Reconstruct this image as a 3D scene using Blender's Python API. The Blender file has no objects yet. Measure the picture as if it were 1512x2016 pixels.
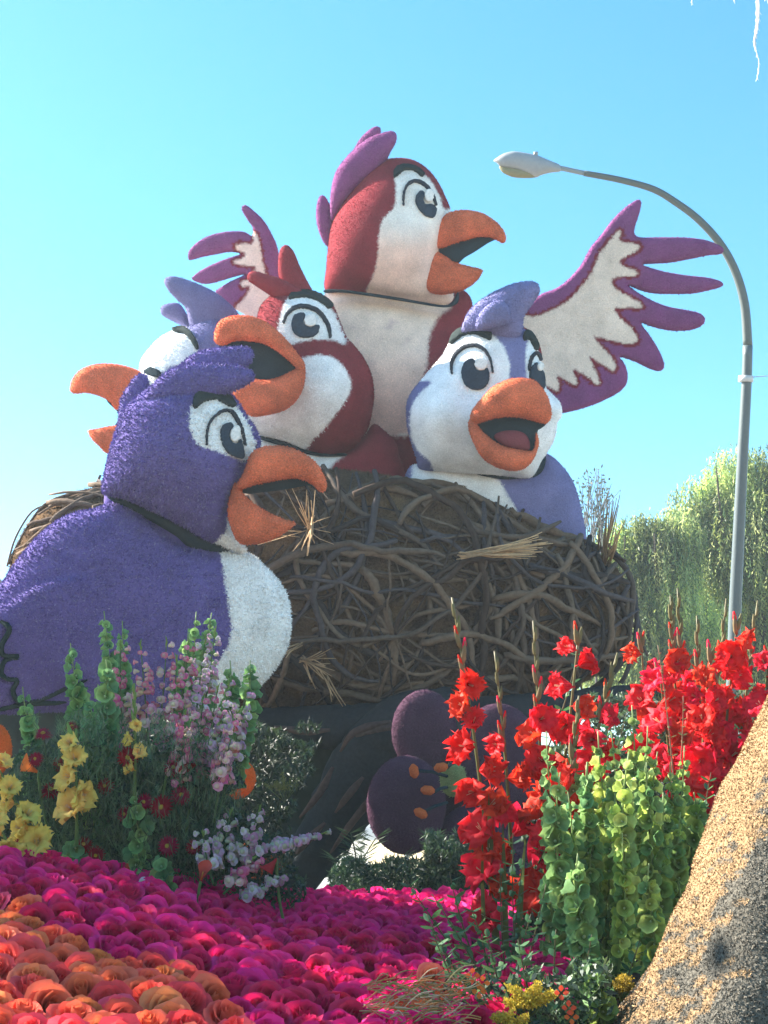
import bpy, math, random
import numpy as np
from mathutils import Vector, Matrix, Quaternion
from mathutils.geometry import delaunay_2d_cdt
from mathutils.bvhtree import BVHTree
random.seed(7); rng = np.random.default_rng(7)
S = bpy.context.scene
COL = S.collection
# ------------------------------------------------------------------ camera
PITCH = math.radians(14); FPX = 2769.0; CAM = np.array([0., 0., 1.7])
FW = np.array([0, math.cos(PITCH), math.sin(PITCH)]); UP = np.array([0, -math.sin(PITCH), math.cos(PITCH)]); RT = np.array([1., 0, 0])
cd = bpy.data.cameras.new('camera'); cam = bpy.data.objects.new('camera', cd); COL.objects.link(cam)
cam.location = CAM; cam.rotation_euler = (math.pi/2 + PITCH, 0, 0)
cd.sensor_fit = 'VERTICAL'; cd.sensor_height = 24; cd.lens = 12 * FPX / 1008; cd.clip_start = .05; cd.clip_end = 5000
S.camera = cam
# ------------------------------------------------------------------ light
SUN_EL = math.radians(35); SUN_AZ = math.radians(-69)        # azimuth from +Y towards +X
w = bpy.data.worlds.new('World'); S.world = w; w.use_nodes = True
nt = w.node_tree; bg = nt.nodes['Background']
sky = nt.nodes.new('ShaderNodeTexSky'); sky.sky_type = 'NISHITA'; sky.sun_disc = False
sky.sun_elevation = SUN_EL; sky.sun_rotation = SUN_AZ
sky.air_density = 1.0; sky.dust_density = 0.25; sky.ozone_density = 1.6
hs = nt.nodes.new('ShaderNodeHueSaturation'); hs.inputs['Hue'].default_value = .485; hs.inputs['Saturation'].default_value = 1.3; hs.inputs['Value'].default_value = 1.0
nt.links.new(sky.outputs[0], hs.inputs['Color']); nt.links.new(hs.outputs[0], bg.inputs['Color'])
bg.inputs['Strength'].default_value = .07
sd = bpy.data.lights.new('sun', 'SUN'); sun = bpy.data.objects.new('sun', sd); COL.objects.link(sun)
sd.energy = 5.0; sd.angle = math.radians(.53); sd.color = (1, .93, .82)
sdir = Vector((math.sin(SUN_AZ)*math.cos(SUN_EL), math.cos(SUN_AZ)*math.cos(SUN_EL), math.sin(SUN_EL)))
sun.rotation_euler = sdir.to_track_quat('Z', 'Y').to_euler()
S.view_settings.view_transform = 'Standard'; S.view_settings.look = 'None'
S.view_settings.exposure = 2.38; S.view_settings.gamma = 1
S.render.engine = 'CYCLES'
S.cycles.max_bounces = 6; S.cycles.transparent_max_bounces = 4

# ------------------------------------------------------------------ helpers
def W(px, py, D):
    px = np.asarray(px, float); py = np.asarray(py, float); D = np.asarray(D, float)
    a = ((px-756)/FPX*D)[..., None]; b = (-(py-1008)/FPX*D)[..., None]
    return CAM + D[..., None]*FW + a*RT + b*UP
def srgb(*c):
    return tuple(((v/255)/12.92 if v/255 <= .04045 else ((v/255+.055)/1.055)**2.4) for v in c)
def Z(x0, y0, f, pts): return [(x0+x/f, y0+y/f) for x, y in pts]
Z1 = lambda p: Z(300, 220, 2.1, p)
Z2 = lambda p: Z(100, 520, 2.291, p)
Z3 = lambda p: Z(760, 520, 3.15, p)
Z4 = lambda p: Z(940, 260, 2.643, p)
Z5 = lambda p: Z(0, 920, 2.439, p)
ORG = {}
def tag(o, label=None, cat=None, group=None, kind=None):
    if label: o['label'] = label
    if cat: o['category'] = cat
    if group: o['group'] = group
    if kind: o['kind'] = kind
    return o
def empty(name, loc, label=None, cat=None, group=None):
    o = bpy.data.objects.new(name, None); COL.objects.link(o); o.location = [float(v) for v in loc]
    o.empty_display_size = .1
    ORG[o] = np.array([float(v) for v in loc]); return tag(o, label, cat, group)
def raw_mesh(name, V, F, mat=None, col=None, smooth=True, smooth_mask=None):
    V = np.asarray(V, np.float32); me = bpy.data.meshes.new(name)
    if isinstance(F, np.ndarray):
        n, k = F.shape; me.vertices.add(len(V)); me.vertices.foreach_set('co', V.ravel())
        me.loops.add(n*k); me.loops.foreach_set('vertex_index', F.ravel().astype(np.int32))
        me.polygons.add(n); me.polygons.foreach_set('loop_start', np.arange(0, n*k, k, dtype=np.int32))
        me.update(calc_edges=True)
    else:
        me.from_pydata([tuple(v) for v in V.tolist()], [], F); me.update()
    sm = np.ones(len(me.polygons), bool) if smooth else np.zeros(len(me.polygons), bool)
    if smooth_mask is not None: sm = smooth_mask
    me.polygons.foreach_set('use_smooth', sm)
    if col is not None:
        a = me.color_attributes.new('Col', 'FLOAT_COLOR', 'POINT')
        c = np.ones((len(V), 4), np.float32); c[:, :3] = col; a.data.foreach_set('color', c.ravel())
    if mat: me.materials.append(mat)
    return me
def put(name, me, parent=None, loc=None, rot=None, scale=None):
    o = bpy.data.objects.new(name, me); COL.objects.link(o)
    if parent is not None:
        o.parent = parent
        if loc is not None: loc = np.asarray(loc, float) - ORG[parent]
    if loc is not None: o.location = [float(v) for v in loc]
    if rot is not None: o.rotation_mode = 'QUATERNION'; o.rotation_quaternion = rot
    if scale is not None: o.scale = (scale,)*3 if np.isscalar(scale) else scale
    return o
def world_obj(name, V, F, mat, parent=None, col=None, smooth=True, smooth_mask=None):
    V = np.asarray(V, float)
    if parent is not None:
        org = ORG[parent]; o = put(name, raw_mesh(name, V-org, F, mat, col, smooth, smooth_mask), parent); ORG[o] = org
        return o
    org = V.mean(0); org[2] = V[:, 2].min()
    o = put(name, raw_mesh(name, V-org, F, mat, col, smooth, smooth_mask)); o.location = [float(v) for v in org]; ORG[o] = org
    return o
def sub_parent(o, parent):      # make o (child of a thing) a sub-part of one of its parts
    o.parent = parent; return o

def cr(pts, closed=True, n=8):
    P = np.array(pts, float); N = len(P); out = []
    rngi = range(N) if closed else range(N-1)
    for i in rngi:
        p0, p1, p2, p3 = (P[(i-1) % N], P[i], P[(i+1) % N], P[(i+2) % N]) if closed else (P[max(i-1, 0)], P[i], P[i+1], P[min(i+2, N-1)])
        for k in range(n):
            t = k/n
            out.append(.5*((2*p1)+(-p0+p2)*t+(2*p0-5*p1+4*p2-p3)*t*t+(-p0+3*p1-3*p2+p3)*t**3))
    if not closed: out.append(P[-1])
    return np.array(out)
def resample(P, s, closed=True):
    Q = np.vstack([P, P[:1]]) if closed else P
    d = np.r_[0, np.cumsum(np.linalg.norm(np.diff(Q, axis=0), axis=1))]
    n = max(4 if closed else 2, int(d[-1]/s)); t = np.linspace(0, d[-1], n+1)
    if closed: t = t[:-1]
    return np.stack([np.interp(t, d, Q[:, k]) for k in range(Q.shape[1])], 1)
def inside(P, x, y):
    r = np.zeros(len(x), bool); n = len(P)
    for i in range(n):
        x1, y1 = P[i]; x2, y2 = P[(i+1) % n]
        if y1 == y2: continue
        c = ((y1 > y) != (y2 > y)) & (x < (x2-x1)*(y-y1)/(y2-y1)+x1)
        r ^= c
    return r
def segdist(P, x, y, closed=True):
    d = np.full(len(x), 1e9); n = len(P)
    for i in range(n if closed else n-1):
        a = P[i]; b = P[(i+1) % n]; v = b-a; L = v@v+1e-9
        t = np.clip(((x-a[0])*v[0]+(y-a[1])*v[1])/L, 0, 1)
        d = np.minimum(d, np.hypot(x-a[0]-t*v[0], y-a[1]-t*v[1]))
    return d
def vnoise(x, y, s, seed=0):
    r = np.random.default_rng(seed); G = r.random((64, 64)); x = x/s; y = y/s
    i = np.floor(x).astype(int); j = np.floor(y).astype(int); fx = x-i; fy = y-j
    fx = fx*fx*(3-2*fx); fy = fy*fy*(3-2*fy)
    g = lambda a, b: G[a % 64, b % 64]
    return (g(i, j)*(1-fx)+g(i+1, j)*fx)*(1-fy)+(g(i, j+1)*(1-fx)+g(i+1, j+1)*fx)*fy

def solve_poisson(P, T, bnd):
    # cotangent Laplacian, u = 0 on the boundary, conjugate gradients
    n = len(P); a, b, c = T[:, 0], T[:, 1], T[:, 2]
    def cot(o, p, q):
        u = P[p]-P[o]; v = P[q]-P[o]
        return (u*v).sum(1)/np.maximum(np.abs(u[:, 0]*v[:, 1]-u[:, 1]*v[:, 0]), 1e-6)
    I = np.r_[b, c, a]; J = np.r_[c, a, b]; w_ = np.maximum(.5*np.r_[cot(a, b, c), cot(b, c, a), cot(c, a, b)], 0)
    u1 = P[b]-P[a]; u2 = P[c]-P[a]; A = np.abs(u1[:, 0]*u2[:, 1]-u1[:, 1]*u2[:, 0])/2
    m = np.bincount(np.r_[a, b, c], np.r_[A, A, A]/3, n)
    deg = np.bincount(np.r_[I, J], np.r_[w_, w_], n); free = ~bnd
    def mv(x):
        return (deg*x - np.bincount(np.r_[I, J], np.r_[w_*x[J], w_*x[I]], n))*free
    x = np.zeros(n); r = m*free; Mi = np.where(free, 1/np.maximum(deg, 1e-9), 0); z = Mi*r; p = z.copy(); rz = r@z; r0 = rz
    for _ in range(700):
        Ap = mv(p); al = rz/max(p@Ap, 1e-20); x += al*p; r -= al*Ap; z = Mi*r; n2 = r@z
        if n2 < r0*1e-9: break
        p = z+(n2/rz)*p; rz = n2
    return np.maximum(x, 0)

def flakes(V, F, C, dens, L, wd, up=.6, seed=1, frac=1.0):
    r = np.random.default_rng(seed)
    a, b, c = V[F[:, 0]], V[F[:, 1]], V[F[:, 2]]
    nrm = np.cross(b-a, c-a); ar = np.linalg.norm(nrm, axis=1)/2; nrm = nrm/np.maximum(2*ar, 1e-12)[:, None]
    N = int(ar.sum()*dens)
    idx = r.choice(len(F), N, p=ar/ar.sum()); u = r.random(N); v = r.random(N); k = u+v > 1; u[k] = 1-u[k]; v[k] = 1-v[k]
    p = a[idx]+(b-a)[idx]*u[:, None]+(c-a)[idx]*v[:, None]; n_ = nrm[idx]
    t = r.normal(size=(N, 3)); t -= (t*n_).sum(1)[:, None]*n_; t /= np.linalg.norm(t, axis=1)[:, None]
    s = np.cross(n_, t); tip = t*(1-up*r.random(N))[:, None]+n_*(up*(.3+r.random(N)))[:, None]
    tip /= np.linalg.norm(tip, axis=1)[:, None]
    l = L*(.6+.8*r.random(N))[:, None]; p = p - n_*L*.1
    A = p-s*wd*.5; B = p+s*wd*.5; Cc = p+tip*l
    VV = np.empty((N*3, 3)); VV[0::3] = A; VV[1::3] = B; VV[2::3] = Cc
    cc = C[F[idx, 0]]*(.85+.5*r.random(N))[:, None]; pale = (r.random(N) < (.10 if up >= .8 else 0))[:, None]; cc = np.where(pale, cc*.8+.10, cc)
    return VV, np.arange(N*3).reshape(-1, 3), np.repeat(np.clip(cc, 0, 1), 3, axis=0)

def inflate(name, poly, D, mat, parent=None, s=5, scale=1., cap=None, back=None, base=(.5, .5, .5), zones=(), bump=None,
            fl=None, smooth_n=8, jit=1.4, backcol=None, dfn=None, shift=0., seed=1, want=False):
    """solid whose outline is poly (drawn in a plane D metres away) and whose thickness comes from inflating it"""
    B0 = cr(poly, True, smooth_n); B = resample(B0, s)
    x0, y0 = B.min(0); x1, y1 = B.max(0)
    pts = []
    gx = np.arange(x0, x1, s); gy = np.arange(y0, y1, s*.87)
    X, Y = np.meshgrid(gx, gy); X = X+(np.arange(len(gy)) % 2)[:, None]*s*.5; X = X.ravel(); Y = Y.ravel()
    k = inside(B, X, Y); X, Y = X[k], Y[k]; k = segdist(B, X, Y) > s*.8; pts.append(np.stack([X[k], Y[k]], 1))
    tg = np.roll(B, -1, 0)-np.roll(B, 1, 0); tg /= np.maximum(np.linalg.norm(tg, axis=1), 1e-9)[:, None]; nn = np.stack([-tg[:, 1], tg[:, 0]], 1)
    ar = .5*np.sum(B[:, 0]*np.roll(B[:, 1], -1)-np.roll(B[:, 0], -1)*B[:, 1])
    if ar < 0: nn = -nn
    for q in (.12, .4):
        R = B+nn*s*q; k = inside(B, R[:, 0], R[:, 1]) & (segdist(B, R[:, 0], R[:, 1]) > s*q*.7); pts.append(R[k])
    I = np.vstack(pts); P = np.vstack([B, I]); nb = len(B)
    r = delaunay_2d_cdt([Vector(p) for p in P], [(i, (i+1) % nb) for i in range(nb)], [], 0, 1e-5, False)
    P = np.array([(v.x, v.y) for v in r[0]]); T = np.array([f for f in r[2] if len(f) == 3])
    c = P[T].mean(1); T = T[inside(B, c[:, 0], c[:, 1])]
    e1 = P[T[:, 1]]-P[T[:, 0]]; e2 = P[T[:, 2]]-P[T[:, 0]]; A2 = e1[:, 0]*e2[:, 1]-e1[:, 1]*e2[:, 0]
    T = T[np.abs(A2) > 1e-6]; A2 = A2[np.abs(A2) > 1e-6]; T[A2 < 0] = T[A2 < 0][:, ::-1]
    E = np.sort(np.vstack([T[:, [0, 1]], T[:, [1, 2]], T[:, [2, 0]]]), 1); key = E[:, 0]*len(P)+E[:, 1]
    uq, cnt = np.unique(key, return_counts=True); be = uq[cnt == 1]; bnd = np.zeros(len(P), bool); bnd[be//len(P)] = True; bnd[be % len(P)] = True
    u = solve_poisson(P, T, bnd); h = 2*np.sqrt(u)*scale
    if cap: h = cap*np.tanh(h/cap)
    hb = h*(1 if back is None else back); hf = h.copy()
    if bump is not None: hf = hf+bump(P[:, 0], P[:, 1])*np.minimum(1, h/25)
    m = D/FPX; Dv = np.full(len(P), float(D)) if dfn is None else dfn(P[:, 0], P[:, 1])
    base3 = W(P[:, 0], P[:, 1], Dv)
    cen = W(*(P.mean(0)), D); to = CAM-cen; to = to/np.linalg.norm(to)
    Vf = base3+(hf*m)[:, None]*to+shift*to; Vb = base3-(hb*m)[:, None]*to+shift*to
    nv = len(P); bi = np.where(bnd, np.arange(nv), nv+np.arange(nv))
    V = np.vstack([Vf, Vb]); F = np.vstack([T[:, ::-1], bi[T]])
    # colour
    jx = (vnoise(P[:, 0], P[:, 1], 5, 3)-.5)*jit*2; jy = (vnoise(P[:, 0], P[:, 1], 5, 4)-.5)*jit*2
    C = np.tile(np.array(base, float), (nv, 1))
    for z in zones:
        x, y = P[:, 0]+jx, P[:, 1]+jy
        if z[0] == 'poly':
            q = cr(z[1], True, 5); k = np.clip(.5+segdist(q, x, y)*np.where(inside(q, x, y), 1, -1)/(s*.8), 0, 1)
        elif z[0] == 'raw':
            q = np.array(z[1]); k = np.clip(.5+segdist(q, x, y)*np.where(inside(q, x, y), 1, -1)/(s*.7), 0, 1)
        elif z[0] == 'halo': 
            q = cr(z[1], True, 5); k = ((segdist(q, x, y) < z[3]) | inside(q, x, y)).astype(float)
        elif z[0] == 'line': k = (segdist(cr(z[1], False, 5), x, y, False) < z[3]).astype(float)
        elif z[0] == 'soft': k = z[1](P[:, 0], P[:, 1])
        C = C*(1-k[:, None])+np.array(z[2])*k[:, None]
    Cb = C.copy() if backcol is None else np.tile(np.array(backcol, float), (nv, 1))
    C2 = np.vstack([C, Cb])
    used = np.zeros(2*nv, bool); used[F] = True; remap = np.cumsum(used)-1
    V = V[used]; C2 = C2[used]; F = remap[F]
    sm = np.ones(len(F), bool); Vs, Fs, Cs = V, F, C2
    if fl:
        fv, ff, fc = flakes(V, F, C2, *fl, seed=seed)
        Vs = np.vstack([V, fv]); Fs = np.vstack([F, ff+len(V)]); Cs = np.vstack([C2, fc]); sm = np.r_[sm, np.zeros(len(ff), bool)]
    o = world_obj(name, Vs, Fs, mat, parent, Cs, True, sm)
    if want: return o, BVHTree.FromPolygons([Vector(v) for v in V], F.tolist())
    return o

def ray(px, py):
    d = W(px, py, 1.)-CAM; return Vector(CAM), Vector(d).normalized()
def patch(name, poly, bvh, D, mat, parent, off=.012, s=3.5, thick=.012, base=(.02, .03, .04), sm=6, jit=.8):
    """thin raised piece lying on a curved surface"""
    B = resample(cr(poly, True, sm), s); B = B+rng.normal(size=B.shape)*jit*.5
    x0, y0 = B.min(0); x1, y1 = B.max(0); X, Y = np.meshgrid(np.arange(x0, x1, s), np.arange(y0, y1, s)); X = X.ravel(); Y = Y.ravel()
    k = inside(B, X, Y); X, Y = X[k], Y[k]; k = segdist(B, X, Y) > s*.6
    P = np.vstack([B, np.stack([X[k], Y[k]], 1)]); nb = len(B)
    r = delaunay_2d_cdt([Vector(p) for p in P], [(i, (i+1) % nb) for i in range(nb)], [], 0, 1e-5, False)
    P = np.array([(v.x, v.y) for v in r[0]]); T = np.array([f for f in r[2] if len(f) == 3]); c = P[T].mean(1); T = T[inside(B, c[:, 0], c[:, 1])]
    e1 = P[T[:, 1]]-P[T[:, 0]]; e2 = P[T[:, 2]]-P[T[:, 0]]; A2 = e1[:, 0]*e2[:, 1]-e1[:, 1]*e2[:, 0]; T[A2 < 0] = T[A2 < 0][:, ::-1]
    dep = np.full(len(P), np.nan); N = np.zeros((len(P), 3)); V = np.zeros((len(P), 3))
    for i, (x, y) in enumerate(P):
        o, d = ray(x, y); hit = bvh.ray_cast(o, d)
        if hit[0] is not None: V[i] = hit[0]; N[i] = hit[1] if hit[1].dot(d) < 0 else -hit[1]; dep[i] = (np.array(hit[0])-CAM)@FW
    bad = np.isnan(dep)
    if bad.all(): return None
    for i in np.where(bad)[0]:
        g = np.where(~bad)[0]; j = g[np.argmin(((P[g]-P[i])**2).sum(1))]; dep[i] = dep[j]; N[i] = N[j]; V[i] = W(P[i, 0], P[i, 1], dep[j])
    n = len(P); Vt = V+N*off; Vb = V+N*(off-thick)
    E = np.vstack([T[:, [0, 1]], T[:, [1, 2]], T[:, [2, 0]]]); S2 = set(map(tuple, E.tolist()))
    side = [(a, b) for a, b in S2 if (b, a) not in S2]
    F = [tuple(t[::-1]) for t in T.tolist()]
    F2 = [tuple(i+n for i in t) for t in T.tolist()]+[(a, b, b+n) for a, b in side]+[(a, b+n, a+n) for a, b in side]
    VV = np.vstack([Vt, Vb]); F = np.array(F+F2)
    C = np.tile(np.array(base), (len(VV), 1))*(.85+.3*rng.random(len(VV)))[:, None]
    return world_obj(name, VV, F, mat, parent, C)

def frame_along(P):
    T = np.gradient(P, axis=0); T /= np.maximum(np.linalg.norm(T, axis=1), 1e-9)[:, None]
    ref = np.array([.13, -.9, .21]); A = np.cross(T, ref); A /= np.maximum(np.linalg.norm(A, axis=1), 1e-6)[:, None]; Bn = np.cross(T, A); return T, A, Bn
def tube(P, R, k=6, caps=True):
    P = np.asarray(P, float); n = len(P); R = np.broadcast_to(np.asarray(R, float), (n,)); T, A, Bn = frame_along(P)
    an = np.arange(k)*2*math.pi/k
    V = (P[:, None]+R[:, None, None]*(np.cos(an)[None, :, None]*A[:, None]+np.sin(an)[None, :, None]*Bn[:, None])).reshape(-1, 3)
    F = []
    for i in range(n-1):
        for j in range(k):
            a = i*k+j; b = i*k+(j+1) % k; F += [(a, b, b+k), (a, b+k, a+k)]
    if caps:
        V = np.vstack([V, P[0], P[-1]]); c0 = n*k
        for j in range(k): F += [(c0, (j+1) % k, j), (c0+1, (n-1)*k+j, (n-1)*k+(j+1) % k)]
    return V, np.array(F)
def merge(parts):
    V = []; F = []; C = []; o = 0
    for p in parts:
        V.append(p[0]); F.append(np.asarray(p[1])+o); o += len(p[0])
        if len(p) > 2: C.append(p[2] if np.ndim(p[2]) == 2 else np.tile(p[2], (len(p[0]), 1)))
    return np.vstack(V), np.vstack(F), (np.vstack(C) if C else None)
def quat_z(v, spin=0.):
    q = Vector(v).normalized().to_track_quat('Z', 'Y'); return q @ Quaternion((0, 0, 1), spin)

# ------------------------------------------------------------------ materials
def mat(name, rough=.85, spec=.15, trans=0., nscale=60, namt=.25, bump=.3, bscale=120, base=None, transcol=None, rand=.0, bdist=.01, metal=0., nscale2=None, wax=0.):
    m = bpy.data.materials.new(name); m.use_nodes = True; t = m.node_tree; N = t.nodes; L = t.links
    b = N['Principled BSDF']; b.inputs['Roughness'].default_value = rough; b.inputs['Specular IOR Level'].default_value = spec; b.inputs['Metallic'].default_value = metal
    if base is None:
        a = N.new('ShaderNodeAttribute'); a.attribute_name = 'Col'; src = a.outputs['Color']
    else:
        a = N.new('ShaderNodeRGB'); a.outputs[0].default_value = (*base, 1); src = a.outputs[0]
    g = N.new('ShaderNodeNewGeometry'); tc = N.new('ShaderNodeTexCoord')
    n1 = N.new('ShaderNodeTexNoise'); n1.inputs['Scale'].default_value = nscale; n1.inputs['Detail'].default_value = 3; L.new(tc.outputs['Object'], n1.inputs['Vector'])
    n2 = N.new('ShaderNodeTexNoise'); n2.inputs['Scale'].default_value = nscale2 or nscale*.06; n2.inputs['Detail'].default_value = 4; L.new(tc.outputs['Object'], n2.inputs['Vector'])
    ad = N.new('ShaderNodeMath'); ad.operation = 'ADD'; L.new(n1.outputs[0], ad.inputs[0]); L.new(n2.outputs[0], ad.inputs[1])
    mr = N.new('ShaderNodeMapRange'); L.new(ad.outputs[0], mr.inputs[0]); mr.inputs[1].default_value = .6; mr.inputs[2].default_value = 1.4
    mr.inputs[3].default_value = 1-namt; mr.inputs[4].default_value = 1+namt
    mx = N.new('ShaderNodeVectorMath'); mx.operation = 'SCALE'; L.new(src, mx.inputs[0]); L.new(mr.outputs[0], mx.inputs['Scale']); out = mx.outputs[0]
    if rand:
        oi = N.new('ShaderNodeObjectInfo'); h = N.new('ShaderNodeHueSaturation'); r2 = N.new('ShaderNodeMapRange'); L.new(oi.outputs['Random'], r2.inputs[0])
        r2.inputs[3].default_value = .5-rand*.12; r2.inputs[4].default_value = .5+rand*.12; L.new(r2.outputs[0], h.inputs['Hue'])
        r3 = N.new('ShaderNodeMapRange'); L.new(oi.outputs['Random'], r3.inputs[0]); r3.inputs[3].default_value = 1+rand; r3.inputs[4].default_value = 1-rand; L.new(r3.outputs[0], h.inputs['Value'])
        L.new(out, h.inputs['Color']); out = h.outputs[0]
    L.new(out, b.inputs['Base Color'])
    if bump:
        n3 = N.new('ShaderNodeTexNoise'); n3.inputs['Scale'].default_value = bscale; n3.inputs['Detail'].default_value = 4; L.new(tc.outputs['Object'], n3.inputs['Vector'])
        bp = N.new('ShaderNodeBump'); bp.inputs['Strength'].default_value = bump; bp.inputs['Distance'].default_value = bdist; L.new(n3.outputs[0], bp.inputs['Height']); L.new(bp.outputs[0], b.inputs['Normal'])
    if trans:
        tr = N.new('ShaderNodeBsdfTranslucent'); ms = N.new('ShaderNodeMixShader'); ms.inputs[0].default_value = trans
        L.new(out, tr.inputs['Color']) if transcol is None else None
        if transcol: tr.inputs['Color'].default_value = (*transcol, 1)
        L.new(b.outputs[0], ms.inputs[1]); L.new(tr.outputs[0], ms.inputs[2]); L.new(ms.outputs[0], N['Material Output'].inputs['Surface'])
    return m
M_SEED = mat('petal_coat', .95, .05, 0, 90, .25, .6, 70, bdist=.015)
M_WHITE = mat('white_coat', .95, .05, 0, 40, .10, .5, 60, bdist=.012, nscale2=2.5)
M_BEAK = mat('seed_beak', .9, .1, 0, 90, .5, 1., 80, bdist=.015)
M_DARK = mat('dark_seed', .95, .05, 0, 90, .3, .6, 90)
M_BARK = mat('twig_bark', .9, .1, 0, 30, .35, .6, 45, base=None, bdist=.01)
M_MOUND = mat('nest_fibre', 1, 0, 0, 45, .5, 1., 60, bdist=.03, nscale2=5)
M_LEAF = mat('leaf', .5, .4, .35, 30, .3, .2, 40)
M_PETAL = mat('petal', .7, .15, .35, 40, .18, .25, 60, rand=.12)
M_RED = mat('red_petal', .6, .2, .42, 40, .2, .25, 80, rand=.08)
M_METAL = mat('painted_metal', .45, .4, 0, 20, .12, .1, 30)
M_PLAIN = mat('plain_coat', .8, .2, 0, 20, .2, .2, 30)
M_TREE = mat('tree_leaf', .5, .35, .55, 1.2, .5, 0)

PUR = srgb(92, 82, 150); LAV = srgb(120, 118, 160); MAR = srgb(130, 48, 56); MAU = srgb(128, 72, 118)
WHT = (.86, .83, .81); CRM = srgb(232, 212, 198); ORA = srgb(218, 112, 76); DRK = (.02, .035, .045)
PUR = srgb(104, 91, 150)
FLK = (7500, .017, .010); FLW = (5000, .014, .007)
# ------------------------------------------------------------------ ground and float structure
def quad_sheet(name, x0, x1, y0, y1, z, m, n=1):
    xs = np.linspace(x0, x1, n+1); ys = np.linspace(y0, y1, n+1); V = np.array([(x, y, z) for y in ys for x in xs])
    F = np.array([(j*(n+1)+i, j*(n+1)+i+1, (j+1)*(n+1)+i+1, (j+1)*(n+1)+i) for j in range(n) for i in range(n)])
    o = world_obj(name, V, F, m); o['kind'] = 'structure'; return o
M_ASPH = mat('asphalt', .9, .2, 0, 25, .3, .4, 80, base=(.24, .225, .20))
M_CONC = mat('concrete', .9, .2, 0, 15, .2, .3, 60, base=(.38, .35, .31))
M_GRASS = mat('grass_ground', 1, .0, 0, 3, .4, .5, 30, base=(.17, .15, .09))
quad_sheet('ground', -1500, 1500, -300, 3000, -.13, M_GRASS, 4)
quad_sheet('road', -60, 60, -6, 19, -.004, M_ASPH, 2)
def box(name, x0, x1, y0, y1, z0, z1, m, col=(.5, .5, .5), parent=None):
    V = np.array([(x, y, z) for z in (z0, z1) for y in (y0, y1) for x in (x0, x1)], float)
    F = np.array([(0, 2, 3, 1), (4, 5, 7, 6), (0, 1, 5, 4), (2, 6, 7, 3), (0, 4, 6, 2), (1, 3, 7, 5)])
    return world_obj(name, V, F, m, parent, np.tile(col, (8, 1)), False)
o = box('pavement', -60, 60, 19, 24, -.13, .13, M_CONC); o['kind'] = 'structure'
fl_ = empty('parade_float', (0, 7, 0), 'low dark float chassis under the rose bed and the giant nest', 'parade float')
box('deck', -3.4, 3.6, 7.5, 15.0, .35, 1.25, M_PLAIN, (.03, .04, .03), fl_)
box('front_deck', -1.6, 1.9, 2.4, 7.45, .35, .95, M_PLAIN, (.03, .04, .03), fl_)

# sunlit morning air
hm = bpy.data.materials.new('haze'); hm.use_nodes = True; hn = hm.node_tree; hn.nodes.remove(hn.nodes['Principled BSDF']); pv = hn.nodes.new('ShaderNodeVolumePrincipled')
pv.inputs['Density'].default_value = .0016; pv.inputs['Color'].default_value = (.80, .92, 1, 1); pv.inputs['Anisotropy'].default_value = .3
hn.links.new(pv.outputs[0], hn.nodes['Material Output'].inputs['Volume'])
o = box('haze', -70, 70, -8, 75, -1.2, 13, hm); o['kind'] = 'stuff'
# ------------------------------------------------------------------ giant birds
def ell(cx, cy, rx, ry, rot=0, n=14):
    a = np.linspace(0, 2*math.pi, n, endpoint=False); c, s_ = math.cos(rot), math.sin(rot)
    return [(cx+rx*math.cos(t)*c-ry*math.sin(t)*s_, cy+rx*math.cos(t)*s_+ry*math.sin(t)*c) for t in a]
def stroke(pts, wd):
    P = cr(pts, False, 5); t = np.gradient(P, axis=0); t /= np.linalg.norm(t, axis=1)[:, None]; n = np.stack([-t[:, 1], t[:, 0]], 1)
    k = np.sin(np.linspace(.25, math.pi-.25, len(P)))**.5*wd/2
    return [tuple(p) for p in (P+n*k[:, None])]+[tuple(p) for p in (P-n*k[:, None])[::-1]]
def eye(parent, bvh, D, iris=None, notch=None, shine=None, lid=None, lidw=5, brow=None, col=(.03, .045, .065)):
    e = None
    if iris: e = patch('iris', iris, bvh, D, M_DARK, parent, .022, 3, .02, col)
    if shine:
        sh = patch('eye_highlight', shine, bvh, D, M_WHITE, parent, .034, 2.5, .02, (.8, .72, .66))
        if sh and e: sub_parent(sh, e)
    if lid: patch('eyelid_line', stroke(lid, lidw), bvh, D, M_DARK, parent, .02, 2.5, .018, (.03, .035, .045), sm=2)
    if brow: patch('eyebrow', brow, bvh, D, M_DARK, parent, .028, 3, .035, (.025, .035, .035))
def gauss(cx, cy, r, a): return lambda x, y: a*np.exp(-((x-cx)**2+(y-cy)**2)/(r*r))
def beak(parent, D, upper, lower, mouth, mD, sh=0., cap=45, s=4.5, lowcol=None, bk=1.):
    FB = (9000, .014, .009)
    inflate('upper_beak', upper, D, M_BEAK, parent, s, .8, cap, bk, ORA, fl=FB, shift=sh)
    inflate('lower_beak', lower, D, M_BEAK, parent, s, .8, cap*.9, bk, lowcol or tuple(v*.92 for v in ORA), fl=FB, shift=sh-.02)
    if mouth: inflate('mouth', mouth, mD, M_DARK, parent, s+1, .5, 12, 1., DRK)

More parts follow.
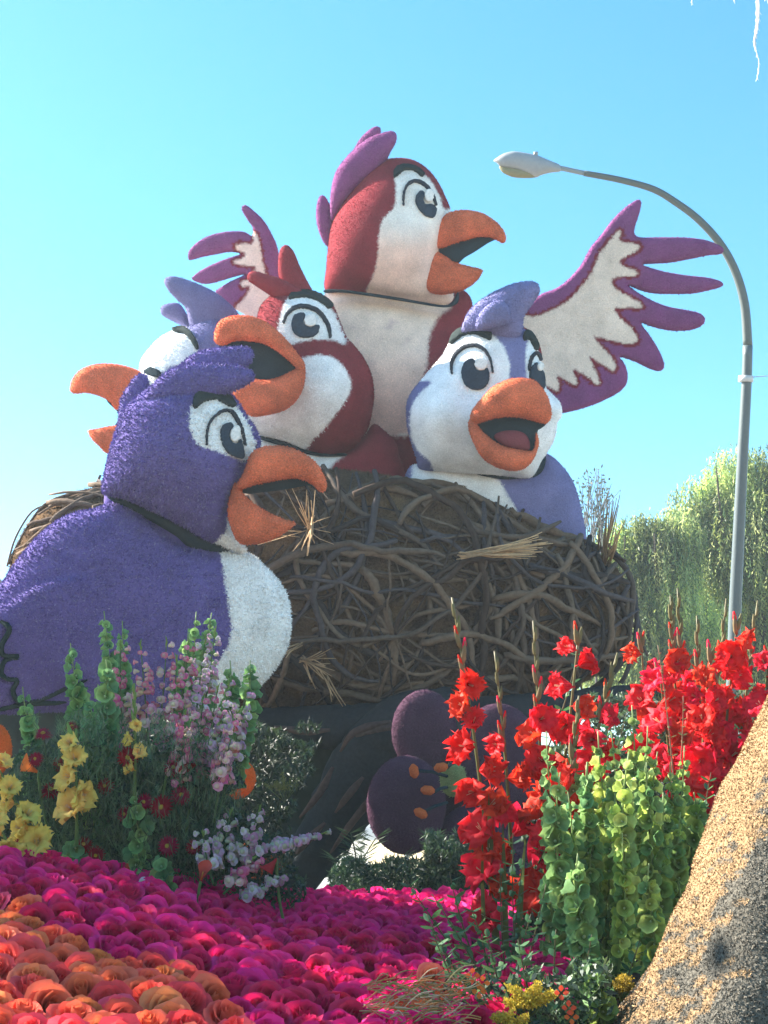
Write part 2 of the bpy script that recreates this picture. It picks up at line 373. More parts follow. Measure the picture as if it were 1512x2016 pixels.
# mother bird -----------------------------------------------------
mo = empty('giant_bird_figure', W(790, 1000, 13.2), 'tallest maroon bird figure with outstretched wings standing in the nest', 'bird figure', 'giant bird figures in the nest')
PCH = srgb(228, 178, 160)
body_px = [(641,574),(700,566),(760,575),(870,590),(905,570),(928,590),(930,640),(918,700),(905,800),(895,900),(885,1010),(820,1060),(700,1050),(655,980),(642,850),(640,700)]
inflate('body', body_px, 13.2, M_SEED, mo, 6, .8, 95, 1., MAR, zones=[
    ('poly', [(560,540),(700,540),(876,596),(860,630),(844,663),(841,696),(838,725),(822,770),(808,850),(770,856),(640,856),(560,800)], CRM),
    ('soft', lambda x, y: np.clip((vnoise(x, y, 11, 31)-.72)*3, 0, 1)*np.exp(-((x-752)**2+(y-660)**2)/60.**2)*.55, srgb(150, 110, 140)),
    ('soft', lambda x, y: np.clip((y-690)/120, 0, 1)*.75*(inside(np.array([(560,540),(700,540),(876,596),(860,630),(844,663),(841,696),(838,725),(822,770),(808,850),(770,856),(640,856),(560,800)]), x, y)), PCH)],
    fl=FLW, bump=None)
head_px = Z1([(716,742),(720,640),(727,560),(735,480),(760,415),(800,350),(850,290),(900,235),(960,200),(1030,192),(1090,205),(1140,240),(1180,290),(1210,350),(1232,410),(1225,480),(1195,560),(1185,640),(1205,700),(1243,752),(1238,785),(1215,797),(1100,787),(1000,768),(900,750),(800,741)])
mface = Z1([(1003,262),(1006,330),(1000,400),(960,440),(940,500),(935,580),(920,660),(885,752),(900,840),(1320,860),(1320,405),(1210,405),(1185,350),(1155,300),(1120,262),(1080,240),(1035,240)])
ho, hb = inflate('head', head_px, 13.05, M_SEED, mo, 4, .95, None, 1., MAR, zones=[('poly', mface, (.86, .79, .73)),
    ('soft', lambda x, y: np.clip((y-430)/60, 0, 1)*.55*inside(cr(mface, True, 4), x, y), PCH),
    ('soft', lambda x, y: np.clip((y-530)/30, 0, 1)*inside(cr(mface, True, 4), x, y)*.6, CRM)], fl=FLW, want=True,
    bump=lambda x, y: gauss(820, 480, 60, 14)(x, y)-gauss(815, 425, 40, 6)(x, y))
eye(mo, hb, 13, Z1([(1095,340),(1112,330),(1125,350),(1118,365),(1125,385),(1150,385),(1168,400),(1166,425),(1155,440),(1125,430),(1098,400),(1086,370)]), None,
    Z1(ell(1138,352,17,26)), Z1([(1038,390),(1040,335),(1058,300),(1092,290),(1128,308),(1155,345),(1170,388)]), 5.5,
    Z1([(1000,275),(1003,245),(1030,226),(1065,226),(1100,240),(1122,265),(1110,268),(1080,245),(1040,245)]))
beak(mo, 12.8, Z1([(1155,560),(1160,500),(1190,445),(1235,415),(1290,407),(1350,415),(1400,440),(1440,475),(1461,515),(1455,543),(1430,535),(1400,520),(1350,517),(1290,532),(1240,547),(1195,563)]),
     Z1([(1145,553),(1165,568),(1215,600),(1250,622),(1310,640),(1362,652),(1363,666),(1340,700),(1290,735),(1230,752),(1170,753),(1130,735),(1108,700),(1100,640),(1115,590)]),
     Z1([(1150,565),(1240,535),(1290,515),(1350,505),(1420,522),(1385,545),(1335,578),(1290,604),(1255,630),(1190,605)]), 12.85, 0, 42)
inflate('neck_ring', Z1([(716,735),(800,737),(1000,765),(1190,798),(1240,785),(1262,745),(1268,775),(1250,800),(1190,808),(1000,778),(800,749),(716,749)]), 12.75, M_DARK, mo, 3, 1.3, 30, 2.5, DRK)
crp = [('crest_feather', Z1([(735,420),(738,330),(758,250),(800,190),(850,140),(900,105),(950,88),(990,80),(1010,95),(1005,130),(985,165),(968,200),(930,250),(880,290),(830,340),(780,400),(745,450)]), 12.95, 45),
       ('crest_feather', Z1([(810,215),(850,125),(890,80),(925,60),(943,70),(940,100),(910,160),(850,230)]), 13.35, 22),
       ('crest_feather', Z1([(728,560),(700,525),(680,460),(678,400),(690,352),(710,347),(726,370),(740,405),(760,480),(750,540)]), 13.05, 24)]
for n_, p_, d_, c_ in crp: inflate(n_, p_, d_, M_SEED, mo, 4.5, .8, c_, 1., MAU, fl=FLW)
wr = Z4([(240,915),(330,845),(400,818),(470,770),(540,690),(590,600),(640,540),(700,460),(760,400),(820,358),(845,352),(852,372),(840,430),(820,490),(818,532),(850,548),(950,548),(1050,548),(1150,555),(1220,572),(1275,600),(1280,620),(1265,635),(1200,642),(1100,662),(1000,680),(900,686),(860,690),(900,706),(980,728),(1080,745),(1180,755),(1250,770),(1278,787),(1270,805),(1200,825),(1120,840),(1020,843),(920,840),(850,825),(785,798),(830,832),(900,872),(980,905),(1080,925),(1150,940),(1183,967),(1175,1000),(1130,1025),(1060,1035),(980,1030),(900,1010),(850,993),(890,1050),(930,1110),(960,1170),(972,1215),(960,1240),(930,1243),(880,1225),(820,1195),(740,1170),(767,1210),(780,1260),(775,1310),(740,1350),(680,1385),(600,1420),(520,1445),(440,1462),(360,1460),(240,1400),(150,1250),(120,1050)])
cw = Z4([(150,965),(290,960),(350,945),(430,905),(490,860),(550,795),(600,720),(630,650),(670,590),(720,530),(742,515),(748,535),(740,570),(790,580),(840,590),(838,615),(790,640),(738,672),(760,700),(820,720),(832,740),(800,750),(740,752),(700,770),(715,810),(770,850),(830,880),(855,900),(850,915),(790,915),(720,915),(715,930),(750,975),(800,1020),(830,1065),(828,1090),(780,1100),(700,1085),(620,1065),(602,1055),(640,1110),(690,1160),(718,1220),(710,1240),(680,1225),(620,1190),(585,1170),(610,1230),(632,1290),(620,1308),(560,1265),(500,1235),(520,1300),(510,1315),(460,1290),(418,1265),(425,1320),(410,1345),(360,1320),(320,1300),(150,1250)])
MR2 = srgb(122, 36, 50)
inflate('wing', wr, 13.45, M_SEED, mo, 4, .5, 17, 1., MAU, zones=[('halo', cw, MR2, 6.5), ('raw', cr(cw, True, 3), CRM)], fl=(4000, .016, .008), smooth_n=4, jit=1.6)
wl = Z1([(375,388),(390,388),(420,410),(460,450),(490,500),(515,555),(525,620),(525,690),(560,780),(640,860),(600,950),(480,920),(400,850),(350,820),(300,790),(262,748),(275,732),(320,703),(385,672),(330,685),(280,700),(220,712),(165,695),(175,675),(220,645),(300,610),(365,588),(320,580),(260,590),(200,602),(155,614),(148,600),(155,570),(200,530),(260,505),(320,495),(380,497),(412,514),(416,480),(395,450),(370,405)])
cl = Z1([(415,500),(430,510),(445,560),(455,620),(470,680),(500,760),(600,900),(440,880),(345,820),(380,770),(405,720),(370,725),(370,705),(400,690),(420,660),(420,640),(345,630),(340,618),(370,605),(385,585),(350,570),(345,550),(380,545),(410,550),(420,520)])
inflate('wing', wl, 13.6, M_SEED, mo, 4, .5, 17, 1., MAU, zones=[('halo', cl, MR2, 6), ('raw', cr(cl, True, 3), CRM)], fl=(4000, .016, .008), smooth_n=4, jit=1.6)
# shoulder that carries the wings
inflate('shoulder', [(520,640),(640,600),(900,600),(1060,650),(1060,760),(900,800),(700,780),(520,700)], 13.5, M_SEED, mo, 9, .6, 45, 1., MAR)

# red chick --------------------------------------------------------
rc = empty('giant_bird_figure', W(640, 960, 12.6), 'maroon chick figure with wide open beak calling up to the left', 'bird figure', 'giant bird figures in the nest')
rh = Z1([(420,950),(430,880),(445,810),(480,770),(520,752),(570,745),(640,750),(700,762),(745,800),(775,870),(800,930),(835,970),(870,1015),(905,1090),(914,1180),(902,1260),(885,1320),(850,1370),(800,1408),(740,1419),(680,1410),(620,1395),(540,1362),(460,1345),(410,1300),(380,1200),(390,1050)])
ho, hb = inflate('head', rh, 12.55, M_SEED, rc, 4, .85, None, 1., MAR, zones=[
    ('poly', Z1([(565,775),(620,762),(680,768),(715,790),(755,840),(780,900),(800,962),(740,950),(680,946),(610,957),(570,968),(525,930),(525,880),(540,820)]), WHT),
    ('poly', Z1([(600,1040),(640,1016),(700,1011),(745,1022),(790,1060),(812,1110),(810,1160),(780,1210),(720,1290),(665,1350),(630,1395),(540,1400),(400,1360),(360,1270),(480,1240),(560,1210)]), WHT)],
    fl=FLK, want=True, bump=lambda x, y: gauss(650, 770, 60, 20)(x, y)-gauss(600, 690, 50, 8)(x, y))
eye(rc, hb, 12.5, Z1([(600,838),(625,836),(632,850),(622,865),(630,885),(655,895),(675,885),(688,890),(683,915),(660,933),(625,936),(595,925),(578,900),(577,868),(585,850)]), None,
    Z1(ell(652,868,24,26)), Z1([(543,878),(556,843),(585,815),(625,808),(670,820),(705,852),(726,892),(733,938)]), 7,
    Z1([(565,775),(585,752),(640,746),(700,766),(738,800),(728,815),(690,788),(640,770),(590,772)]))
beak(rc, 11.8, Z1([(258,948),(260,900),(282,863),(330,845),(390,843),(450,860),(510,900),(560,950),(600,1000),(629,1040),(627,1070),(602,1066),(560,1024),(510,985),(460,958),(400,947),(340,947),(290,965)]),
     Z1([(318,1150),(400,1105),(450,1110),(520,1100),(600,1060),(628,1055),(631,1100),(620,1150),(590,1200),(540,1235),(480,1252),(430,1260),(400,1252),(350,1205)]),
     Z1([(270,960),(340,935),(420,935),(480,950),(540,990),(612,1062),(560,1100),(500,1125),(430,1125),(380,1080),(330,1010)]), 11.95, 0, 50, bk=2.2)
for p_, d_ in ((Z1([(527,700),(520,640),(525,580),(540,555),(560,553),(585,580),(610,640),(640,700),(672,765),(640,790),(560,790)]), 12.6),
               (Z1([(398,700),(392,680),(404,662),(430,660),(480,675),(530,690),(590,720),(650,770),(600,800),(540,775),(500,767),(460,742),(420,715)]), 12.45)):
    inflate('crest_feather', p_, d_, M_SEED, rc, 4.5, .8, 26, 1., tuple(v*1.1 for v in MAR), fl=FLW)
inflate('body', Z1([(430,1340),(520,1360),(620,1395),(740,1415),(820,1395),(880,1335),(915,1290),(960,1320),(1005,1365),(1020,1420),(1040,1480),(1060,1600),(1000,1720),(700,1750),(450,1700),(400,1500)]), 12.6, M_SEED, rc, 6, .7, 70, 1., MAR,
    zones=[('poly', Z1([(400,1300),(620,1380),(790,1415),(745,1460),(720,1560),(700,1700),(380,1700)]), WHT)], fl=FLW)
inflate('neck_ring', Z1([(440,1340),(540,1362),(620,1393),(700,1412),(790,1412),(800,1422),(700,1425),(610,1408),(520,1378),(440,1352)]), 12.45, M_DARK, rc, 4, 1., 25, 1., DRK)

# left rear bird ---------------------------------------------------
lb = empty('giant_bird_figure', W(360, 960, 13.1), 'pale lavender bird figure facing left behind the big purple one', 'bird figure', 'giant bird figures in the nest')
lh = Z2([(400,490),(410,430),(450,375),(500,328),(560,297),(620,283),(700,240),(800,250),(900,350),(920,600),(800,780),(500,800),(430,700),(400,600)])
ho, hb = inflate('head', lh, 13.0, M_SEED, lb, 4.5, .8, None, 1., LAV, zones=[('poly', Z2([(350,500),(400,400),(450,350),(520,300),(600,285),(640,320),(662,380),(650,425),(600,450),(520,480),(460,560),(430,640),(380,640)]), (.72, .74, .76))], fl=FLK, want=True)
eye(lb, hb, 13, brow=Z2([(553,298),(600,291),(640,318),(667,370),(657,387),(630,345),(600,315),(560,308)]))
patch('eyebrow', Z2([(440,487),(470,472),(500,488),(500,510),(480,512),(450,500)]), hb, 13, M_DARK, lb, .06, 3, .05, DRK)
beak(lb, 12.9, Z2([(88,570),(94,530),(120,490),(170,460),(230,450),(290,452),(350,465),(405,490),(420,560),(380,630),(300,657),(270,622),(220,595),(160,580),(110,584)]),
     Z2([(168,750),(200,745),(295,728),(380,740),(380,850),(265,857),(220,822),(185,787)]), Z2([(250,610),(330,600),(380,640),(380,740),(290,735),(310,680)]), 12.95, 0, 40)
for p_, d_, c_ in ((Z2([(512,85),(515,65),(540,55),(580,60),(640,80),(720,115),(780,155),(840,215),(870,290),(800,400),(700,420),(650,350),(625,280),(608,200),(568,160),(530,118)]), 13.0, 38), (Z2([(495,212),(500,190),(530,178),(570,175),(595,195),(625,250),(650,310),(590,277),(540,252),(505,232)]), 13.15, 22)):
    inflate('crest_feather', p_, d_, M_SEED, lb, 4.5, .8, c_, 1., tuple(v*.9 for v in LAV), fl=FLW)
inflate('body', [(300,800),(420,760),(500,800),(540,900),(540,1010),(420,1060),(300,1020),(270,900)], 13.1, M_SEED, lb, 7, .8, 70, 1., LAV)

# right chick ------------------------------------------------------
wc = empty('giant_bird_figure', W(960, 1000, 12.3), 'white faced lavender chick figure with curled crest facing the viewer', 'bird figure', 'giant bird figures in the nest')
wh = Z3([(127,940),(130,860),(160,790),(205,735),(260,670),(310,615),(350,565),(385,500),(410,455),(445,415),(490,370),(560,345),(700,340),(800,370),(860,405),(900,440),(935,520),(962,600),(977,680),(987,760),(1030,808),(1072,850),(1091,900),(1085,950),(1060,985),(1055,1040),(1035,1105),(1000,1165),(965,1225),(940,1290),(900,1338),(860,1334),(700,1312),(500,1298),(330,1288),(210,1272),(188,1200),(158,1110),(135,1020)])
ho, hb = inflate('head', wh, 12.25, M_SEED, wc, 3.8, .9, None, 1., (.86, .84, .84), zones=[
    ('poly', Z3([(440,330),(880,300),(880,450),(860,560),(862,700),(875,740),(765,740),(760,620),(730,540),(690,480),(640,440),(560,405),(490,400),(440,400)]), LAV),
    ('poly', Z3([(60,1000),(90,850),(170,740),(290,733),(245,780),(190,840),(160,920),(155,1000),(165,1080),(200,1150),(250,1190),(285,1230),(297,1310),(190,1310),(60,1200)]), LAV)],
    fl=FLW, want=True, bump=lambda x, y: gauss(850, 815, 48, 20)(x, y)-gauss(925, 770, 30, 13)(x, y)-gauss(905, 715, 40, 12)(x, y)+gauss(1085, 800, 22, 10)(x, y)-gauss(900, 880, 30, 6)(x, y))
eye(wc, hb, 12.2, Z3([(530,592),(550,592),(557,612),(556,640),(570,660),(600,665),(622,650),(636,660),(643,690),(632,740),(605,772),(565,782),(515,770),(482,735),(470,690),(478,645),(500,610)]), None,
    Z3(ell(594,628,36,36)), Z3([(410,684),(410,620),(440,558),(495,515),(560,508),(615,540),(648,600),(662,676)]), 6,
    Z3([(405,498),(418,450),(460,410),(530,391),(600,400),(652,430),(648,472),(600,455),(540,437),(480,445),(430,482)]))
eye(wc, hb, 12.2, Z3([(886,700),(895,650),(925,612),(930,640),(955,655),(968,680),(975,720),(973,775),(945,755),(905,722)]), None,
    Z3(ell(942,640,18,26)), Z3([(884,660),(890,605),(915,558),(940,560),(956,600)]), 5.5,
    Z3([(848,440),(860,417),(885,425),(910,455),(932,500),(930,540),(905,500),(885,470),(855,475)]))
EB = inflate('upper_beak', Z3([(522,960),(530,915),(560,870),(600,825),(645,775),(700,740),(770,713),(850,706),(920,724),(970,770),(1005,830),(1024,900),(1022,955),(990,990),(940,978),(880,963),(800,948),(700,952),(620,972),(560,990)]), 11.42, M_BEAK, wc, 4, .8, 62, 1.8, ORA, fl=(9000, .014, .006))
inflate('lower_beak', Z3([(522,955),(548,975),(600,1040),(660,1092),(730,1130),(830,1152),(900,1160),(925,1120),(930,1045),(948,1100),(932,1170),(900,1230),(850,1270),(790,1282),(720,1270),(650,1240),(590,1190),(550,1120),(520,1050),(510,1000)]), 11.42, M_BEAK, wc, 4, 1.1, 40, 2.2, tuple(v*.92 for v in ORA), fl=(9000, .014, .006))
inflate('mouth', Z3([(540,975),(620,955),(700,930),(800,925),(900,945),(992,985),(960,1020),(940,1035),(930,1130),(900,1180),(830,1170),(740,1150),(650,1110),(590,1045)]), 11.5, M_DARK, wc, 5, .4, 10, 4., DRK)
inflate('tongue', Z3([(670,1075),(700,1042),(780,1030),(850,1045),(885,1085),(890,1150),(830,1150),(740,1128)]), 11.44, M_SEED, wc, 4, .6, 14, 1., srgb(120, 60, 66))
inflate('crest_feather', Z3([(470,420),(485,350),(510,300),(560,245),(640,190),(720,150),(800,120),(870,108),(930,115),(953,150),(945,190),(912,240),(875,290),(850,340),(840,430),(760,480),(640,450),(540,430)]), 12.0, M_SEED, wc, 4, .85, 50, 1.2, LAV, fl=FLK)
inflate('crest_feather', Z3([(560,400),(570,330),(610,270),(660,235),(720,228),(762,265),(772,310),(755,360),(710,385),(650,400)]), 11.8, M_SEED, wc, 4, .9, 30, 1.6, LAV, fl=FLK)
inflate('body', Z3([(110,1400),(125,1300),(150,1255),(200,1240),(400,1260),(700,1300),(900,1290),(975,1180),(1040,1200),(1100,1260),(1150,1330),(1180,1400),(1202,1480),(1218,1560),(1240,1700),(1200,1850),(800,1900),(200,1850),(90,1650)]), 12.35, M_SEED, wc, 6, .75, 100, 1., LAV, zones=[
    ('poly', Z3([(188,1200),(330,1250),(600,1290),(700,1345),(740,1420),(810,1540),(880,1750),(180,1750),(165,1400)]), WHT)], fl=FLW)
inflate('neck_ring', Z3([(540,1290),(700,1308),(850,1325),(905,1290),(930,1240),(985,1185),(987,1240),(955,1310),(880,1365),(780,1372),(680,1352)]), 12.2, M_DARK, wc, 4, 1., 45, 1., DRK)

# big purple bird in front -----------------------------------------
pb = empty('giant_bird_figure', W(300, 1390, 10.3), 'large dark purple bird figure with white breast in front of nest', 'bird figure', 'giant bird figures in the nest')
ph = Z2([(238,1030),(245,940),(270,840),(300,740),(330,660),(380,605),(440,560),(520,530),(600,520),(700,530),(780,560),(835,615),(885,690),(925,750),(942,820),(905,870),(888,900),(862,950),(842,1000),(812,1080),(800,1150),(835,1225),(882,1288),(850,1298),(760,1262),(700,1242),(620,1192),(540,1150),(430,1097),(330,1055)])
def pbump(x, y): return gauss(300, 880, 70, 10)(x, y)+gauss(430, 925, 50, 10)(x, y)-gauss(440, 850, 45, 8)(x, y)
ho, hb = inflate('head', ph, 10.25, M_SEED, pb, 3.8, .9, None, 1., PUR, zones=[
    ('poly', Z2([(800,1140),(840,1230),(900,1290),(850,1320),(740,1262),(785,1200)]), WHT),
    ('poly', Z2([(624,700),(634,650),(680,622),(740,606),(800,618),(845,660),(885,720),(908,780),(916,830),(890,872),(870,890),(820,872),(750,847),(680,827),(642,790),(624,740)]), WHT)],
    fl=(9000, .021, .012, .8), want=True, bump=pbump, jit=1.6)
eye(pb, hb, 10.2, Z2([(775,728),(805,718),(818,735),(806,752),(800,780),(812,808),(838,808),(850,790),(862,830),(862,870),(835,872),(800,855),(775,820),(764,780),(765,750)]), None,
    Z2(ell(824,768,20,36,.15)), Z2([(702,818),(704,750),(728,698),(775,665),(815,672),(845,720),(862,765),(873,818)]), 5.5,
    Z2([(640,640),(648,602),(690,576),(740,570),(790,592),(828,642),(800,642),(745,614),(690,625),(655,652)]))
beak(pb, 10.0, Z2([(835,1000),(860,960),(878,920),(900,862),(940,830),(1000,820),(1070,825),(1130,850),(1190,890),(1225,940),(1244,990),(1240,1020),(1215,1027),(1190,1002),(1150,977),(1100,966),(1040,971),(960,987),(900,1002),(860,1014)]),
     Z2([(828,985),(850,1010),(880,1050),(930,1090),(990,1125),(1050,1150),(1102,1166),(1097,1180),(1050,1215),(980,1250),(912,1263),(860,1262),(830,1230),(805,1160),(800,1090)]),
     Z2([(830,1000),(900,985),(960,972),(1050,955),(1110,955),(1190,995),(1150,1000),(1050,1018),(950,1030),(880,1035)]), 10.08, 0, 42)
for p_, d_, c_ in ((Z2([(560,500),(600,440),(660,400),(740,381),(830,375),(890,378),(913,400),(906,430),(870,470),(780,500),(700,540),(600,560)]), 10.45, 30),
                   (Z2([(420,620),(440,570),(480,525),(540,480),(600,455),(680,448),(760,450),(840,460),(900,480),(916,505),(906,530),(860,555),(800,582),(740,600),(640,620),(520,640)]), 10.05, 42),
                   (Z2([(308,710),(315,620),(345,560),(380,512),(410,495),(435,510),(437,550),(420,600),(400,660),(360,740),(330,760)]), 10.3, 26)):
    inflate('crest_feather', p_, d_, M_SEED, pb, 4, .85, c_, 1., PUR, fl=(9000, .020, .012, .8))
inflate('neck_ring', Z2([(250,1040),(330,1050),(430,1092),(540,1145),(620,1188),(700,1238),(790,1275),(800,1300),(720,1310),(620,1275),(560,1225),(430,1150),(300,1085)]), 10.3, M_DARK, pb, 5, 1., 45, 1., DRK)
bp = Z5([(-420,900),(-300,780),(-150,680),(0,570),(50,495),(120,405),(200,318),(290,250),(380,215),(450,203),(505,180),(550,165),(620,185),(720,255),(810,335),(870,378),(960,388),(1060,402),(1140,405),(1190,414),(1222,430),(1262,470),(1322,530),(1372,605),(1393,700),(1390,800),(1370,880),(1322,960),(1250,1045),(1150,1100),(1000,1175),(700,1200),(300,1170),(0,1180),(-250,1150),(-400,1050)])
edge = cr(Z5([(-300,830),(-100,760),(0,690),(60,660),(140,612),(205,572),(330,540)]), False, 6)
lobes = Z5([(0,735),(48,775),(12,850),(18,900),(95,908),(30,925),(8,985),(40,1015),(85,1022),(65,1075),(100,1128),(180,1118),(240,1098),(320,1060),(420,1020)])
lobarr = cr(lobes, False, 4)
def bodybump(x, y):
    # folded wing: raised below its shoulder edge, fading towards the breast
    ye = np.interp(x, edge[:, 0], edge[:, 1]); f = 1/(1+np.exp(-(y-ye)/3.0))
    fall = np.clip(1-(x-20)/190, 0, 1); g = f*fall*26*np.clip(1-(y-ye-40)/230, 0, 1)
    d = segdist(lobarr, x, y, False)
    return g-9*np.exp(-(d/5.)**2)
bo_, bb_ = inflate('body', bp, 10.35, M_SEED, pb, 4.6, .52, 150, 1., PUR, zones=[
    ('poly', Z5([(1060,380),(1200,380),(1420,500),(1480,900),(1250,1150),(800,1230),(880,1100),(960,1010),(1030,930),(1080,850),(1093,780),(1085,700),(1070,600),(1058,500)]), WHT),
    ],
    fl=(8000, .020, .012, .8), bump=bodybump, jit=1.6, want=True)
for ln in (lobes, Z5([(-20,1168),(60,1148),(160,1136),(320,1128)]), Z5([(8,985),(-40,1000),(-80,1010)]), Z5([(12,850),(-40,880)])):
    P = resample(cr(ln, False, 8), 4, False); Q = []
    for x, y in P:
        o_, d_ = ray(x, y); h_ = bb_.ray_cast(o_, d_)
        if h_[0] is not None: Q.append(np.array(h_[0])-FW*.012)
    if len(Q) > 3:
        v, f = tube(Q, np.interp(np.arange(len(Q)), [0, 4, len(Q)-5, len(Q)-1], [.008, .02, .018, .006]), 7); world_obj('feather_outline', v, f, M_DARK, pb, np.tile((.02, .035, .035), (len(v), 1)))
inflate('neck', Z2([(300,980),(520,1080),(760,1200),(800,1290),(860,1330),(800,1370),(620,1360),(480,1300),(330,1180),(240,1080)]), 10.42, M_SEED, pb, 6, .7, 45, 1., PUR)
# ------------------------------------------------------------------ nest
ne = empty('giant_nest', W(680, 1400, 12.2), 'huge round nest woven from thick brown vines holding the bird figures', 'nest')
nest_px = [(20,1130),(55,1040),(110,985),(190,962),(300,948),(480,930),(640,925),(720,932),(800,945),(900,963),(990,995),(1080,1035),(1160,1078),(1215,1125),(1240,1185),(1236,1240),(1205,1298),(1140,1346),(1010,1384),(820,1404),(620,1402),(450,1390),(300,1370),(150,1330),(50,1250)]
def nb_(x, y): return (vnoise(x, y, 60, 5)-.5)*22+(vnoise(x, y, 22, 6)-.5)*10
no_, nbvh = inflate('nest_wall', nest_px, 12.3, M_MOUND, ne, 9, .78, 230, .9, srgb(102, 82, 64), zones=[
    ('soft', lambda x, y: np.clip((vnoise(x, y, 45, 8)-.45)*3, 0, 1)*.6, srgb(136, 106, 74)), ('soft', lambda x, y: np.clip((vnoise(x, y, 30, 9)-.55)*3, 0, 1)*.6, srgb(58, 46, 42))],
    fl=(2600, .035, .009), bump=nb_, want=True)
def on_nest(P, off):
    out = []; last = None
    for x, y in P:
        o, d = ray(x, y); h = nbvh.ray_cast(o, d)
        if h[0] is None: out.append(None); continue
        n = np.array(h[1]); n = n if n @ np.array(d) < 0 else -n
        out.append(np.array(h[0])+n*off)
    idx = [i for i, v in enumerate(out) if v is not None]
    if not idx: return None
    for i in range(len(out)):
        if out[i] is None:
            j = min(idx, key=lambda k: abs(k-i)); dep = (out[j]-CAM)@FW; out[i] = W(P[i][0], P[i][1], dep)
    Q = np.array(out); 
    for _ in range(2): Q[1:-1] = (Q[:-2]+2*Q[1:-1]+Q[2:])/4
    return Q
BK = [srgb(112,92,76), srgb(100,84,72), srgb(92,78,68), srgb(58,50,47), srgb(106,90,76), srgb(78,70,70), srgb(70,56,48)]
def branch(P, r, off, col=None, parent=ne, name='vine'):
    Q = on_nest(P, off)
    if Q is None: return
    n = len(Q); R = r*(np.interp(np.arange(n), [0, n*.15, n*.8, n-1], [.75, 1, .85, .45]))*(.9+.2*rng.random(n))
    Q = Q+rng.normal(size=Q.shape)*r*.15; R = R*(1+.12*(rng.random(n)-.3))
    v, f = tube(Q, R, 6); world_obj(name, v, f, M_BARK, parent, np.tile(col or random.choice(BK), (len(v), 1)))
Z6 = lambda p: Z(480, 900, 1.844, p)
traced = [([(290,60),(330,130),(420,220),(520,260),(620,310),(690,390),(740,440)],.042,.09), ([(0,160),(80,140),(180,110),(290,90)],.05,.08),
 ([(180,260),(300,262),(400,240),(480,240),(560,280)],.036,.12), ([(560,310),(470,330),(370,360),(300,400),(265,470),(255,560),(280,640),(330,720),(400,770),(480,790)],.042,.14),
 ([(440,400),(490,480),(530,560),(540,660),(550,800)],.055,.1), ([(300,400),(380,400),(450,420),(500,520)],.045,.07), ([(900,360),(830,375),(730,430),(640,480),(570,560),(530,640)],.038,.15),
 ([(820,370),(870,460),(910,560),(920,680)],.045,.12), ([(910,520),(980,505),(1080,515),(1160,550),(1240,590),(1280,610)],.05,.14), ([(960,400),(990,480),(1010,560),(1010,620),(960,710),(900,760)],.036,.13),
 ([(1010,560),(1090,610),(1160,640),(1230,660)],.03,.13), ([(300,180),(400,150),(480,120),(560,130),(640,160)],.05,.05), ([(560,260),(600,200),(680,155),(780,145),(860,190)],.04,.12),
 ([(640,190),(700,140),(800,145),(900,200),(970,260),(1060,310),(1150,330),(1250,350)],.045,.08), ([(820,250),(900,290),(960,340),(1020,420),(1120,450),(1200,490)],.045,.08),
 ([(1150,330),(1210,380),(1260,450),(1300,540),(1310,640),(1270,720)],.045,.14), ([(1250,350),(1300,440),(1350,540),(1370,640)],.03,.1), ([(1080,430),(1180,440),(1270,440),(1370,470)],.06,.1),
 ([(250,620),(350,600),(480,625),(600,630),(720,640),(860,640)],.035,.1), ([(100,780),(230,820),(380,840),(500,860),(600,830),(700,790),(800,720)],.05,.09), ([(130,700),(250,740),(380,800),(520,830),(650,800)],.045,.06),
 ([(100,380),(180,370),(260,390),(300,400)],.035,.1), ([(180,400),(200,440),(215,480),(205,500)],.05,.07), ([(490,730),(540,640),(620,560),(740,540),(850,520)],.03,.1), ([(370,240),(380,300),(330,370),(290,440)],.03,.1),
 ([(530,90),(640,100),(760,110),(900,150),(1000,200)],.05,.03), ([(960,200),(1060,250),(1150,290),(1240,310)],.06,.03), ([(600,440),(700,520),(780,600),(900,700),(1000,780),(1060,800)],.03,.11),
 ([(860,190),(870,280),(880,350),(900,460)],.03,.12), ([(640,330),(720,290),(800,360),(860,420)],.03,.12), ([(200,300),(180,360),(190,420),(240,520),(300,600),(420,680),(520,640)],.032,.12),
 ([(820,640),(900,560),(950,520),(1040,500)],.045,.08), ([(800,800),(900,790),(1050,780),(1180,760)],.04,.08), ([(1120,360),(1160,440),(1180,560),(1150,700),(1100,780)],.035,.15), ([(1240,320),(1220,400),(1250,480),(1330,470)],.04,.12)]
for p, r, off in traced:
    P = resample(cr(Z6(p), False, 6), 16, False); branch(P, r*.72, off*.75)
for k in range(120):
    right = random.random() < .42
    cx = random.uniform(980, 1235) if right else random.uniform(340, 1100); cy = random.uniform(985, 1390)
    if right: cx = min(cx, 1235); cy = random.uniform(1060, 1370)
    a = random.uniform(-.5, .5) if random.random() < .55 else random.uniform(-1.6, 1.6)
    if right and random.random() < .55: a = math.pi/2+random.uniform(-.5, .5)
    L = random.uniform(280, 760)*(.7 if right else 1); kap = random.uniform(-.0075, .0075); pts = []; x, y, t = cx, cy, a
    for i in range(int(L/16)):
        pts.append((x, y)); x += math.cos(t)*16; y += math.sin(t)*16; t += kap*16+random.uniform(-.12, .12)
    P = np.array(pts)-((np.mean(pts, 0)-np.array([cx, cy]))); P = P[inside(np.array(nest_px)*1., P[:, 0], P[:, 1])]
    if len(P) < 5: continue
    branch(P, random.choice([.009, .012, .015, .018, .022, .028, .034]), random.uniform(.01, .13))
